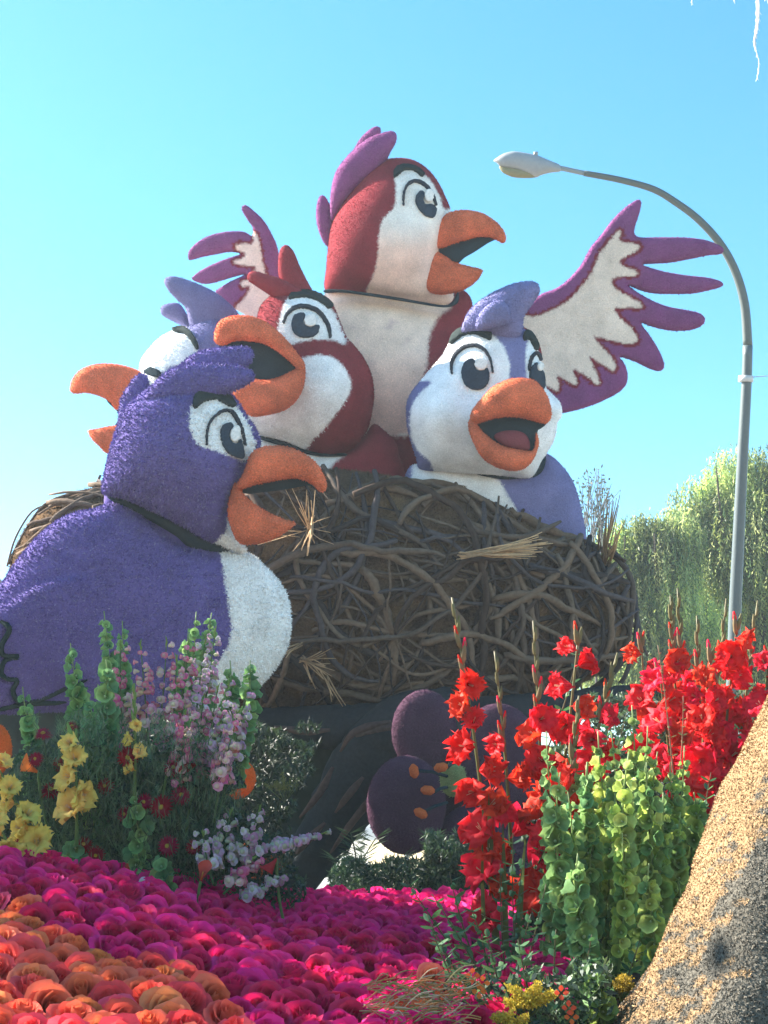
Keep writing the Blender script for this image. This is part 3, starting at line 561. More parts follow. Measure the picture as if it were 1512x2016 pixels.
for k in range(26):
    x, y, t = random.uniform(30, 150), random.uniform(985, 1110), random.uniform(-.9, -.3); pts = []
    for i in range(12): pts.append((x, y)); x += math.cos(t)*14; y += math.sin(t)*14; t += .06
    P = np.array(pts); P = P[inside(np.array(nest_px)*1., P[:, 0], P[:, 1])]
    if len(P) > 4: branch(P, random.choice([.012, .018, .026]), random.uniform(.02, .1))
# loops standing off the right end and the left rim
for pts, r in (([(1195,1070),(1235,1120),(1252,1190),(1250,1260),(1235,1320),(1222,1345)], .02), ([(1160,1070),(1215,1100),(1245,1150),(1240,1230),(1225,1300),(1180,1350)], .028), ([(1205,1120),(1240,1180),(1258,1240),(1240,1290),(1180,1330)], .022),
               ([(1215,1200),(1235,1260),(1200,1330),(1140,1375)], .03), ([(1180,1100),(1230,1160),(1226,1250),(1190,1330)], .03), ([(1240,1215),(1262,1262),(1275,1290)], .014),([(1150,1075),(1190,1082),(1230,1105)], .016)):
    P = resample(cr(pts, False, 6), 14, False); D = 12.2+.25*np.sin(np.linspace(0, 3, len(P))+r*99)
    v, f = tube(W(P[:, 0], P[:, 1], D), r, 6); world_obj('vine', v, f, M_BARK, ne, np.tile(random.choice(BK), (len(v), 1)))
for pts, r in (([(14,1115),(30,1060),(60,1010),(85,996)], .009), ([(20,1110),(70,1020),(110,985),(205,962)], .03), ([(30,1120),(80,1030),(130,990),(210,968)], .034), ([(55,1110),(100,1040),(150,1000),(215,985)], .03), ([(80,1075),(120,1010),(180,978),(215,975)], .012),
               ([(85,996),(110,1002),(150,990),(200,965)], .012), ([(150,1010),(165,975),(190,960)], .012), ([(186,965),(192,948),(198,935)], .012), ([(60,1100),(120,1020),(200,990)], .03), ([(90,1090),(150,1020),(215,1000)], .035)):
    P = resample(cr(pts, False, 6), 12, False); v, f = tube(W(P[:, 0], P[:, 1], 12.1), r, 6); world_obj('vine', v, f, M_BARK, ne, np.tile(random.choice(BK), (len(v), 1)))
def straws(cx, cy, ang, spread, L, n, col, D=None, off=.2, r=.006, name='straw_tuft'):
    o, d = ray(cx, cy); h = nbvh.ray_cast(o, d) if D is None else None
    d0 = ((np.array(h[0])-CAM)@FW-off) if h and h[0] is not None else (D or 11.5)
    parts = []
    for i in range(n):
        a = ang+random.uniform(-spread, spread); l = L*random.uniform(.6, 1.05); dx = random.uniform(-.2, .08)
        p0 = W(cx+random.uniform(-6, 6)+math.cos(a)*L*dx, cy+random.uniform(-6, 6)+math.sin(a)*L*dx, d0+random.uniform(-.02, .1)); p2 = W(cx+math.cos(a)*l, cy+math.sin(a)*l, d0-random.uniform(0, .35))
        v, f = tube(np.array([p0, (p0+p2)/2+rng.normal(size=3)*.008, p2]), [r, r, r*.5], 4); c = np.array(col)*random.uniform(.75, 1.2); parts.append((v, f, c))
    v, f, c = merge(parts); o = world_obj(name, v, f, M_BARK, ne, c); return o
STR = srgb(205, 168, 128)
straws(608, 1050, -1.75, .4, 100, 7, STR, r=.004); straws(612, 1030, math.pi/2+.1, .25, 70, 5, STR, r=.005); straws(610, 1040, 0.2, 3.1, 55, 9, STR, r=.004); straws(590, 1052, math.pi-.1, .15, 100, 3, STR, r=.004)
straws(930, 1092, -.08, .17, 155, 26, STR, off=.25); straws(960, 1085, -.15, .2, 110, 10, STR, off=.25)
straws(600, 1300, .5, 1.0, 60, 16, tuple(v*.8 for v in STR)); straws(640, 1330, 1.2, .25, 70, 4, tuple(v*.7 for v in STR)); straws(585, 1270, 2.6, .4, 50, 5, tuple(v*.8 for v in STR))
straws(1188, 1110, -1.40, .13, 150, 12, tuple(v*.62 for v in STR), D=12.0); straws(1200, 1100, -1.25, .12, 80, 8, tuple(v*.7 for v in STR), D=11.9); straws(1180, 1090, -1.62, .1, 70, 4, tuple(v*.5 for v in STR), D=12.1)

# ------------------------------------------------------------------ dark branch that carries the nest
tk = empty('support_trunk', W(565, 1765, 11.), 'thick dark trunk leaning left below the nest with brown bark streaks', 'tree trunk')
def lin_tube(name, pts, D, rad, m, parent, col, k=14, s=14, nz=.04):
    P = resample(cr(pts, False, 6), s, False); n = len(P); R = np.interp(np.linspace(0, 1, n), np.linspace(0, 1, len(rad)), rad)*D/FPX
    d = np.interp(np.linspace(0, 1, n), [0, 1], D if np.ndim(D) else [D, D]) if np.ndim(D) else np.full(n, D)
    if np.ndim(D): R = np.interp(np.linspace(0, 1, n), np.linspace(0, 1, len(rad)), rad)*d/FPX
    v, f = tube(W(P[:, 0], P[:, 1], d), R, k); v = v+rng.normal(size=v.shape)*nz*R.mean()
    return world_obj(name, v, f, m, parent, np.tile(col, (len(v), 1)))
TK = (.022, .026, .028)
lin_tube('trunk', [(540,1800),(585,1725),(650,1630),(710,1530),(790,1440),(900,1400)], 11.4, [38, 46, 60, 75, 72, 50], M_BARK, tk, TK)
lin_tube('limb', [(480,1425),(650,1432),(850,1425),(1050,1400),(1200,1378),(1330,1368)], 11.6, [30, 45, 48, 40, 28, 22], M_BARK, tk, TK)
for pts in ([(590,1610),(630,1560),(655,1510)], [(660,1600),(690,1560),(715,1530)], [(650,1680),(700,1610),(760,1540)], [(670,1480),(700,1440),(770,1420)], [(540,1430),(600,1440),(650,1437)], [(1120,1385),(1200,1380),(1290,1375)], [(575,1690),(610,1650),(640,1620)], [(700,1450),(760,1432),(840,1425)]):
    lin_tube('bark_ridge', pts, 10.96, [2, 7, 8, 3], M_BARK, tk, srgb(84, 66, 60), 6, 10)

# big purple flower below the nest ---------------------------------
pf = empty('giant_purple_flower', W(880, 1600, 9.9), 'giant dark purple flower with round petals hanging in shade under the nest', 'flower')
PD = srgb(74, 50, 66)
for cx, cy, rx, ry, d in ((835,1440,64,82,10.15), (800,1585,78,98,10.0), (960,1690,118,115,10.1), (980,1500,88,115,10.2)):
    inflate('petal', ell(cx, cy, rx, ry), d, M_SEED, pf, 6, .6, 45, 1., PD, fl=(7000, .014, .007))
inflate('calyx_disc', ell(895, 1570, 120, 120), 10.45, M_SEED, pf, 9, .3, 20, 1., tuple(v*.6 for v in PD))
inflate('flower_centre', ell(892, 1535, 26, 34), 9.7, M_SEED, pf, 5, .8, 20, 1., srgb(120, 128, 84), bump=lambda x, y: (vnoise(x, y, 9, 2)-.5)*10, fl=(5000, .02, .01))
for (x0, y0), (x1, y1) in (((880,1528),(822,1517)), ((880,1550),(855,1560)), ((880,1580),(832,1600)), ((880,1510),(870,1510)), ((900,1500),(880,1512))):
    v, f = tube(W([x0, (x0+x1)/2, x1], [y0, (y0+y1)/2-3, y1], [9.65, 9.5, 9.45]), .012, 5); world_obj('stamen', v, f, M_DARK, pf, np.tile(DRK, (len(v), 1)))
for x, y, a in ((815,1518,1.4), (842,1556,.1), (828,1601,.5), (868,1511,-.2)):
    c, s_ = math.cos(a)*14, math.sin(a)*14
    v, f = tube(W([x-c, x-c*.5, x+c*.5, x+c], [y-s_, y-s_*.5, y+s_*.5, y+s_], 9.43), [.01, .032, .032, .012], 7); world_obj('anther', v, f, M_SEED, pf, np.tile(srgb(190, 92, 50), (len(v), 1)))
# big orange shapes among the flowers
for k, (poly, d, lab) in enumerate(((ell(462, 1532, 42, 42), 7.7, 'large round orange flower prop behind the pink snapdragons'), (ell(515, 1690, 45, 42, .4), 7.4, 'large orange flower prop low beside the trunk foot'), (ell(-8, 1475, 32, 50), 8.6, 'dull orange flower prop at left edge of the picture'))):
    o = inflate('giant_orange_petal', poly, d, M_SEED, None, 5, .5, 20, 1., srgb(205, 92, 40), fl=(6000, .012, .006), bump=lambda x, y: (vnoise(x, y, 12, 2)-.5)*8); tag(o, lab, 'flower prop')

# ------------------------------------------------------------------ log at lower right
lg = empty('log_prop', W(1500, 2016, 3.3), 'huge seed covered log slanting up through the lower right corner', 'log')
P = resample(cr([(1365,2330),(1495,2080),(1600,1850),(1685,1620),(1770,1430),(1895,1150)], False, 8), 12, False)
d = np.linspace(3.3, 3.9, len(P)); Rr = np.linspace(.345, .335, len(P))
C0 = W(P[:, 0], P[:, 1], d); Tt, Aa, Bb = frame_along(C0); kk = 90; an = np.arange(kk)*2*math.pi/kk
aa, ii = np.meshgrid(an, np.arange(len(C0))); 
prof = 1+.05*np.sin(aa*3+ii*.05)+.035*np.sin(aa*7+ii*.09+1)+.05*(vnoise(ii*1., aa*12, 6, 3)-.5)
LV = C0[:, None]+(Rr[:, None]*prof)[..., None]*(np.cos(aa)[..., None]*Aa[:, None]+np.sin(aa)[..., None]*Bb[:, None])
LV = LV.reshape(-1, 3); LF = np.array([t for i in range(len(C0)-1) for j in range(kk) for t in ((i*kk+j, i*kk+(j+1) % kk, (i+1)*kk+(j+1) % kk), (i*kk+j, (i+1)*kk+(j+1) % kk, (i+1)*kk+j))])
nlog = LV-np.repeat(C0, kk, 0); nlog /= np.linalg.norm(nlog, axis=1)[:, None]
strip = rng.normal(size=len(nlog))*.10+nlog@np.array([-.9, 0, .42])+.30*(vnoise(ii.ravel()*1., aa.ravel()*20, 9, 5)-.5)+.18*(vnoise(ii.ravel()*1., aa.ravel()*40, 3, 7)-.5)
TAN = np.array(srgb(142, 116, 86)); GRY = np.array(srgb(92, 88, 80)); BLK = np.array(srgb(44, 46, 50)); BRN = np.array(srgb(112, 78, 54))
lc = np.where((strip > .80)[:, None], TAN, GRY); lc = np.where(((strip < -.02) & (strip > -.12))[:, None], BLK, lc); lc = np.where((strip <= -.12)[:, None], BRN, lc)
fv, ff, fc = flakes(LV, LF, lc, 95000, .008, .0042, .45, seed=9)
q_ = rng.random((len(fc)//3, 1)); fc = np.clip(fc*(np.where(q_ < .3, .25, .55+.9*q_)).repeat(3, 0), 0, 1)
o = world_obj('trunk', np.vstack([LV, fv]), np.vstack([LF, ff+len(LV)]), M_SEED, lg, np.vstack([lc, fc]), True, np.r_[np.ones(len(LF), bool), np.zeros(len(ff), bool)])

# ------------------------------------------------------------------ street lamp
DL = 19.
la = empty('street_lamp', W(1440, 1760, DL), 'grey street lamp with long curved arm reaching left above the wing', 'street lamp')
pole = [(1436,1800),(1438,1560),(1446,1240),(1452,1100),(1462,900),(1470,750),(1472,680)]
arm = [(1472,680),(1466,600),(1448,535),(1418,480),(1375,432),(1330,398),(1285,372),(1220,354),(1150,341)]
v, f = tube(W(*resample(cr(pole, False, 6), 20, False).T, DL), np.interp(np.arange(60)/59, [0, 1], [.125, .072])[:len(resample(cr(pole, False, 6), 20, False))] if False else np.linspace(.105, .066, len(resample(cr(pole, False, 6), 20, False))), 14); world_obj('pole', v, f, M_METAL, la, np.tile(srgb(80, 90, 92), (len(v), 1)))
Q = resample(cr(arm, False, 8), 10, False); v, f = tube(W(Q[:, 0], Q[:, 1], DL), np.linspace(.065, .04, len(Q)), 12); world_obj('arm', v, f, M_METAL, la, np.tile(srgb(80, 88, 86), (len(v), 1)))
Q = resample(np.array([(1155,342),(1095,329)]), 10, False); v, f = tube(W(Q[:, 0], Q[:, 1], DL), .033, 10); world_obj('arm_tenon', v, f, M_METAL, la, np.tile(srgb(120, 130, 136), (len(v), 1)))
v, f = tube(W([1468, 1468.5], [752, 740], DL), .1, 14); world_obj('clamp_band', v, f, M_METAL, la, np.tile(srgb(190, 190, 190), (len(v), 1)))
LMP = srgb(140, 143, 146)
inflate('lamp_housing', Z4([(83,150),(105,130),(140,110),(190,100),(250,108),(310,120),(370,145),(425,168),(436,185),(432,205),(380,212),(330,225),(300,237),(240,215),(170,195),(120,180),(100,160)]), DL, M_METAL, la, 3.5, .9, 26, 1., LMP)
inflate('lamp_lens', Z4([(112,178),(150,180),(200,182),(260,195),(305,218),(300,236),(250,240),(190,236),(150,222),(125,205)]), DL-.02, M_PLAIN, la, 3, 1.1, 24, 1., srgb(128, 122, 92))
v, f = tube(W([Z4([(303,125)])[0][0]]*2, [Z4([(303,125)])[0][1], Z4([(303,104)])[0][1]], DL), .032, 10); world_obj('photocell', v, f, M_METAL, la, np.tile(srgb(140, 145, 150), (len(v), 1)))
P = cr([(1470,746),(1486,742),(1500,741),(1530,738)], False, 5); v, f = tube(W(P[:, 0], P[:, 1], DL), .006, 4); world_obj('wire', v, f, M_METAL, la, np.tile((.3,.3,.3), (len(v), 1)))

# ------------------------------------------------------------------ background: tent, house, trees
M_CANV = mat('canvas', .8, .2, .25, 6, .08, .2, 8, base=(.78, .78, .76))
te = empty('canopy_tent', W(740, 1800, 21.), 'white canopy tent glimpsed through the gap below the nest', 'tent')
b0 = W(590, 1740, 21.)[0]; 
zt = W(700, 1600, 21.)[2]
for i in range(4):
    x = b0+i*1.6; y = W(740, 1700, 21.)[1]
    box('post', x-.035, x+.035, y-.035, y+.035, 0, zt-.1, M_METAL, (.7, .7, .7), te)
yy = W(740, 1700, 21.)[1]
ax, bx_ = b0-.2, b0+5.0
V = np.array([(ax, yy-.2, zt-.1), (bx_, yy-.2, zt-.1), (bx_, yy+3, zt-.1), (ax, yy+3, zt-.1), ((ax+bx_)/2, yy+1.4, zt+.9), (ax, yy-.2, zt-.4), (bx_, yy-.2, zt-.4)])
world_obj('canopy', V, np.array([(0, 1, 4), (1, 2, 4), (2, 3, 4), (3, 0, 4), (0, 5, 6), (0, 6, 1)]), M_CANV, te)
for i in range(4):
    if i == 1: continue
    x = b0+i*1.35
    n = 14; V = np.array([(x+1.0*k/n, yy+2.9+.05*math.sin(k*1.9), z) for z in (0, zt-.15) for k in range(n+1)]); F = np.array([q for k in range(n) for q in ((k, k+1, k+n+2), (k, k+n+2, k+n+1))])
    world_obj('side_curtain', V, F, M_CANV, te)
ho_ = empty('house', W(-60, 1500, 48.), 'distant house with brown roof just showing at the left edge', 'house')
hx, hy, hz = W(-20, 1120, 48.)
box('wall', hx-9, hx-.5, hy, hy+8, 0, hz-1.2, M_CONC, (.5, .45, .4), ho_)
V = np.array([(hx-9.6, hy-.5, hz-1.2), (hx+.2, hy-.5, hz-1.2), (hx+.2, hy+8.5, hz-1.2), (hx-9.6, hy+8.5, hz-1.2), (hx-8, hy+4, hz+1), (hx-1.2, hy+4, hz+1)])
world_obj('roof', V, np.array([(0, 1, 5), (0, 5, 4), (1, 2, 5), (2, 3, 4), (2, 4, 5), (3, 0, 4)]), M_PLAIN, ho_, np.tile(srgb(96, 62, 50), (6, 1)), False)

def leafquads(P, Dr, L, wd, col, r):
    n = len(P); s_ = np.cross(Dr, r.normal(size=(n, 3))); s_ /= np.maximum(np.linalg.norm(s_, axis=1), 1e-9)[:, None]
    L = np.broadcast_to(np.asarray(L), (n,))[:, None]; wd = np.broadcast_to(np.asarray(wd), (n,))[:, None]
    V = np.empty((n*4, 3)); V[0::4] = P; V[1::4] = P+Dr*L*.5+s_*wd*.5; V[2::4] = P+Dr*L; V[3::4] = P+Dr*L*.5-s_*wd*.5
    i = np.arange(n)*4; F = np.vstack([np.stack([i, i+1, i+2], 1), np.stack([i, i+2, i+3], 1)]); return V, F, np.repeat(col, 4, 0)
def willow(name, lobes_, D, trunkpx, label, cols, ns=5200, seed=1, group=None):
    r = np.random.default_rng(seed); t = empty(name, [W(trunkpx, 1700, D)[0], W(trunkpx, 1700, D)[1], 0], label, 'tree', group)
    VV = []; FF = []; CC = []; o = 0; sm_ = sum(a*b for _, _, a, b in lobes_)
    parts = []
    for cx, cy, rx, ry in lobes_:
        n = int(ns*rx*ry/sm_); u = r.normal(size=(n, 3)); u /= np.linalg.norm(u, axis=1)[:, None]; rad = r.random(n)**.28
        c = W(cx, cy, D); m = D/FPX
        p = c+u*rad[:, None]*np.array([rx*m, rx*m*1.1, ry*m]); L = (.5+1.3*r.random(n))*m*60
        clump = .45+1.1*vnoise(p[:, 0]*10+99, p[:, 2]*10+99, 7, seed)
        k = 13; tt = np.arange(k)/k
        drift = r.normal(size=(n, 2))*.12
        pos = p[:, None]+np.stack([drift[:, 0:1]*L[:, None]*tt, drift[:, 1:2]*L[:, None]*tt, -L[:, None]*tt], -1)
        pos = pos.reshape(-1, 3); dr = r.normal(size=pos.shape)*.55+np.array([0, 0, -1.]); dr /= np.linalg.norm(dr, axis=1)[:, None]
        ci = r.integers(0, len(cols), n); col = np.array(cols)[ci]*clump[:, None]*(.8+.4*r.random(n))[:, None]; col = np.repeat(col, k, 0)
        parts.append(leafquads(pos, dr, .10*D/28*(.7+.6*r.random(len(pos))), .028*D/28, col, r))
    v, f, c = merge(parts); fo = world_obj('foliage', v, f, M_TREE, t, c, False); fo['kind'] = 'stuff'
    base = np.array([W(trunkpx, 1700, D)[0], W(trunkpx, 1700, D)[1], 0.]); top = W(lobes_[0][0], lobes_[0][1], D)
    tp = np.array([base, base*.5+top*.5+[.15, 0, -.6], top]); v, f = tube(cr(tp, False, 6), np.linspace(.24, .07, 13)*D/28, 8); world_obj('trunk', v, f, M_BARK, t, np.tile((.09, .075, .06), (len(v), 1)))
    for j, (cx, cy, rx, ry) in enumerate(lobes_):
        for q in range(4):
            e = W(cx+r.uniform(-.7, .7)*rx, cy-r.uniform(-.6, .3)*ry, D+r.uniform(-.8, .8)); mid = tp[1]*.4+e*.6+np.array([r.uniform(-.3, .3), 0, .3])
            v, f = tube(cr(np.array([tp[1], mid, e]), False, 5), np.linspace(.06, .012, 11)*D/28, 5); world_obj('limb', v, f, M_BARK, t, np.tile((.07, .06, .05), (len(v), 1)))
    return t
YG = [(.52,.60,.17), (.58,.62,.26), (.40,.50,.17), (.28,.38,.15)]
DG = [(.12,.20,.08), (.16,.25,.10)]
willow('pepper_tree', [(1470,1040,120,150),(1450,940,70,75),(1540,950,80,90),(1400,1130,90,150),(1560,1200,120,240),(1370,1010,60,80)], 28., 1480, 'large drooping pepper tree behind the street lamp pole', YG+DG, 9000, 3)
willow('pepper_tree', [(1290,1120,90,110),(1210,1100,55,85),(1330,1050,60,60),(1260,1050,50,50),(1250,1250,120,110),(1360,1270,110,110),(1190,1230,60,120)], 26., 1270, 'lower drooping pepper tree right behind the nest', YG+DG, 9000, 4)
# street tree standing just outside the left edge, whose crown dapples the beds
r = np.random.default_rng(21); ot = empty('street_tree', (-4.6, 6.7, 0), 'leafy tree standing beside the float beyond the left picture edge', 'tree')
n = 9000; cl_ = np.array([-4.1, 6.5, 4.0])+r.normal(size=(40, 3))*np.array([.6, .95, .5]); ci = r.integers(0, 40, n); p = cl_[ci]+r.normal(size=(n, 3))*.24
p = p[p[:, 0] < -2.5]; d = r.normal(size=p.shape); d /= np.linalg.norm(d, axis=1)[:, None]
v, f, c = leafquads(p, d, .13, .07, np.tile((.06, .10, .03), (len(p), 1)), r); o = world_obj('foliage', v, f, M_TREE, ot, c, False); o['kind'] = 'stuff'
v, f = tube(np.array([(-4.6, 6.7, 0), (-4.6, 6.7, 2.), (-4.2, 6.6, 3.9)]), [.2, .16, .06], 8); world_obj('trunk', v, f, M_BARK, ot, np.tile((.09, .075, .06), (len(v), 1)))
for q in range(14):
    v, f = tube(np.array([(-4.6, 6.7, 1.9+q*.12), (np.array([-4.5, 6.7, 2.4])+cl_[q])/2, cl_[q]]), [.07, .045, .015], 5); world_obj('limb', v, f, M_BARK, ot, np.tile((.09, .075, .06), (len(v), 1)))
# thin leafless shrub left of the trees
bt = empty('bare_sapling', [W(1170, 1300, 25.)[0], W(1170, 1300, 25.)[1], 0], 'wispy almost leafless sapling rising beside the right chick', 'tree')
parts = []; r = np.random.default_rng(5); lp = []
for i in range(34):
    x0 = 1165+r.uniform(-25, 25); x1 = x0+r.uniform(-38, 42); y1 = 905+abs(x1-1165)*1.0+r.uniform(0, 60)
    P = cr([(1170, 1200), (x0, 1080), ((x0+x1)/2+r.uniform(-6, 6), 1000), (x1, y1)], False, 5); w3 = W(P[:, 0], P[:, 1], 25+r.uniform(-.6, .6)); v, f = tube(w3, np.linspace(.014, .004, len(w3)), 4); parts.append((v, f, (.12, .12, .12)))
    for q in range(10): lp.append(w3[r.integers(5, len(w3))]+r.normal(size=3)*.05)
v, f, c = merge(parts); o = world_obj('twigs', v, f, M_BARK, bt, c); o['kind'] = 'stuff'
lp = np.array(lp); dr = r.normal(size=lp.shape); dr /= np.linalg.norm(dr, axis=1)[:, None]; v, f, c = leafquads(lp, dr, .09, .04, np.tile((.06, .08, .06), (len(lp), 1)), r)
o = world_obj('foliage', v, f, M_TREE, bt, c, False); o['kind'] = 'stuff'
v, f = tube(np.array([[W(1170, 1300, 25.)[0], W(1170, 1300, 25.)[1], 0], W(1170, 1210, 25.)]), [.05, .02], 6); world_obj('trunk', v, f, M_BARK, bt, np.tile((.08, .07, .06), (len(v), 1)))
# pale moss strands at the top right
ms_ = empty('hanging_moss', W(1490, -20, 6.), 'pale stringy moss strands hanging in at the top right corner', 'moss')
v, f = tube(W([1250, 1400, 1520, 1700], [-50, -40, -34, -60], 6.), .02, 8); world_obj('twig', v, f, M_BARK, ms_, np.tile((.3, .27, .22), (len(v), 1)))
MOSS = mat('moss', .8, .2, .4, 60, .1, .2, 90, base=(.85, .85, .8))
for pts, n_, wdt in (([(1489,-40),(1492,10),(1491,40),(1489,60),(1485,80),(1488,100),(1493,120),(1493,138),(1490,156)], 7, 3.2), ([(1362,-40),(1362,-10),(1363,8)], 3, 2.5), ([(1445,-38),(1445,-10),(1445,4)], 2, 1.5), ([(1508,-38),(1507,-10),(1512,6)], 5, 4)):
    parts = []
    for i in range(n_):
        P = cr(pts, False, 5); k = len(P) if i == 0 else int(len(P)*random.uniform(.35, .8)); P = P[:max(k, 4)]
        fade = np.linspace(1, .1, len(P))[:, None]; P = P+rng.normal(size=P.shape)*.5+np.array([random.uniform(-1, 1)*wdt, 0])*fade
        v, f = tube(W(P[:, 0], P[:, 1], 6+random.uniform(-.02, .02)), np.linspace(.0035, .0014, len(P)), 4); parts.append((v, f))
        for q in range(len(P)):
            if random.random() < .5:
                a = P[q]; b = a+np.array([random.choice([-1, 1])*random.uniform(2, 4.5)*(.4+fade[q, 0]), random.uniform(2, 8)]); v, f = tube(W([a[0], b[0]], [a[1], b[1]], 6.), [.0016, .0008], 3); parts.append((v, f))
    v, f, _ = merge(parts); world_obj('moss_strand', v, f, MOSS, ms_)
# ------------------------------------------------------------------ flower meshes
def grid_petal(n, m, f):
    """f(u, v) -> xyz with u along 0..1, v across -1..1"""
    V = [f(i/n, -1+2*j/m) for i in range(n+1) for j in range(m+1)]
    F = []
    for i in range(n):
        for j in range(m):
            a = i*(m+1)+j; F += [(a, a+1, a+m+2), (a, a+m+2, a+m+1)]
    return np.array(V), np.array(F)
def rotz(V, a):
    c, s_ = math.cos(a), math.sin(a); return V@np.array([[c, s_, 0], [-s_, c, 0], [0, 0, 1]])
def build(name, parts, m, smooth=True):
    v, f, c = merge(parts); return raw_mesh(name, v, f, m, c, smooth)
def funnel(seed, col, col2, R=.05, H=.055, ruf=.008, npet=6, wid=.62, flare=1.0):
    r = random.Random(seed); parts = []
    for k in range(npet):
        a = k*2*math.pi/npet+r.uniform(-.12, .12); ph = r.uniform(0, 6); s_ = r.uniform(.88, 1.12)*(1 if k % 2 else .92); tl = r.uniform(.75, 1.15)*flare
        def f(u, v):
            rad = .006+R*s_*(u**1.5)*tl; z = H*s_*(1-(1-u)**1.6)*(1-.25*u*u*tl)
            wv = wid*R*(math.sin(math.pi*min(u*.83+.06, 1))**.7)*(1.2 if u > .3 else 1); y = v*wv
            x = rad-abs(v)**2*wv*.25; z += ruf*u*u*math.sin(v*5+ph)*(.4+abs(v))+ruf*.7*u*u*math.sin(v*11+ph*2)-.3*ruf*abs(v)*u; x += ruf*.9*u*u*math.cos(v*8+ph)+ruf*.8*u*u*math.sin(ph*3)
            return (x, y, z)
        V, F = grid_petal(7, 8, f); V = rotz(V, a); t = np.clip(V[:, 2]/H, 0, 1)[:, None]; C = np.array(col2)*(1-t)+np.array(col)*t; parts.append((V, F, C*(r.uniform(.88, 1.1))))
    v, f = tube([(0, 0, -.02), (0, 0, .0), (0, 0, .012)], [.004, .006, .009], 6); parts.append((v, f, np.tile(np.array(col)*.6, (len(v), 1))))
    for k in range(3):
        e = (r.uniform(-.01, .01), r.uniform(-.01, .01), H*.8); v, f = tube([(0, 0, 0), e], .0012, 3); parts.append((v, f, np.tile((.7, .5, .35), (len(v), 1))))
    return parts
RED = (.88, .016, .024); RED2 = (.7, .01, .02); YEL = (.88, .70, .16); YEL2 = (.85, .42, .12)
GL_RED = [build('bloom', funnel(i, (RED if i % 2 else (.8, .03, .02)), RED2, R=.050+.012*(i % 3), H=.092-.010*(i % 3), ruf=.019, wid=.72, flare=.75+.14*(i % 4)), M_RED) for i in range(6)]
GL_YEL = [build('bloom', funnel(20+i, YEL, YEL2, ruf=.010), M_PETAL) for i in range(3)]
def budmesh(colb, tip, seed=0):
    v, f = tube([(0, 0, -.012), (0, 0, 0), (0, .002, .02), (0, .006, .042)], [.003, .007, .006, .002], 6); C = np.tile(colb, (len(v), 1)); parts = [(v, f, C)]
    if tip is not None: 
        v, f = tube([(0, .002, .015), (0, .007, .035), (0, .01, .05)], [.004, .0055, .002], 6); parts.append((v, f, np.tile(tip, (len(v), 1))))
    return build('bud', parts, M_PETAL)
BUD_G = budmesh((.22, .19, .09), None); BUD_R = budmesh((.25, .19, .10), RED); BUD_Y = budmesh((.2, .3, .08), None)
def bell(col, seed):
    r = random.Random(seed); n = 14; V = []; ph = r.uniform(0, 6); dp = r.uniform(.85, 1.25)
    for i, (rad, z) in enumerate(((.003, 0), (.009, .004), (.0145, .011), (.019, .0185), (.0245, .0225))):
        for k in range(n):
            a = k*2*math.pi/n; q = rad*(1+(.10*abs(math.sin(a*2.5+ph))-.03)*(i > 1)); V.append((q*math.cos(a), q*math.sin(a)*.94, z*dp+(.0035*math.sin(a*5+2*ph)+.003*math.sin(a*2+ph))*(i > 2)))
    F = [t for i in range(4) for k in range(n) for t in ((i*n+k, i*n+(k+1) % n, (i+1)*n+(k+1) % n), (i*n+k, (i+1)*n+(k+1) % n, (i+1)*n+k))]
    F += [(0, k+1, k) for k in range(1, n-1)]
    C = np.tile(col, (len(V), 1)).astype(float); C[:n*2] *= .7; C[n*4:] *= 1.25
    v, f = tube([(0, 0, 0), (0, 0, .008)], [.004, .003], 5)
    return build('bell', [(np.array(V), np.array(F), C), (v, f, np.tile((.5, .6, .35), (len(v), 1)))], M_BELL)
M_BELL = mat('calyx', .6, .25, .4, 60, .3, .3, 90, rand=.2)
BELLS = [bell(c, i) for i, c in enumerate([(.40, .52, .11), (.28, .40, .10), (.50, .60, .18), (.22, .32, .10)])]
BELLS_D = [bell(c, i+5) for i, c in enumerate([(.20, .36, .13), (.15, .30, .13), (.26, .42, .15)])]
def snap(col, col2, seed):
    r = random.Random(seed); parts = []
    for k, (a, R_, tilt) in enumerate(((1.2, .013, .9), (1.95, .013, .9), (-1.57, .012, .5), (-.7, .010, .6), (-2.45, .010, .6))):
        def f(u, v):
            y = v*.009*math.sin(math.pi*(u*.8+.15)); x = R_*u*tilt+.003; z = .014+.010*u-.012*u*u*tilt+.002*math.sin(v*4+k); return (x, y, z)
        V, F = grid_petal(3, 3, f); parts.append((rotz(V, a), F, np.tile(np.array(col)*r.uniform(.9, 1.1), (len(V), 1))))
    v, f = tube([(0, 0, -.004), (0, 0, .006), (0, 0, .018)], [.004, .0075, .006], 7); parts.append((v, f, np.tile(col2, (len(v), 1))))
    return build('blossom', parts, M_PETAL)
SN_PINK = [snap(c, c2, i) for i, (c, c2) in enumerate([((.68, .20, .32), (.7, .4, .4)), ((.70, .32, .42), (.7, .5, .4)), ((.60, .13, .26), (.65, .3, .3)), ((.76, .50, .50), (.75, .65, .45))])]
SN_WHT = [snap(c, c2, i+9) for i, (c, c2) in enumerate([((.62, .40, .54), (.5, .52, .35)), ((.66, .56, .62), (.55, .58, .4)), ((.58, .30, .46), (.5, .4, .4))])]
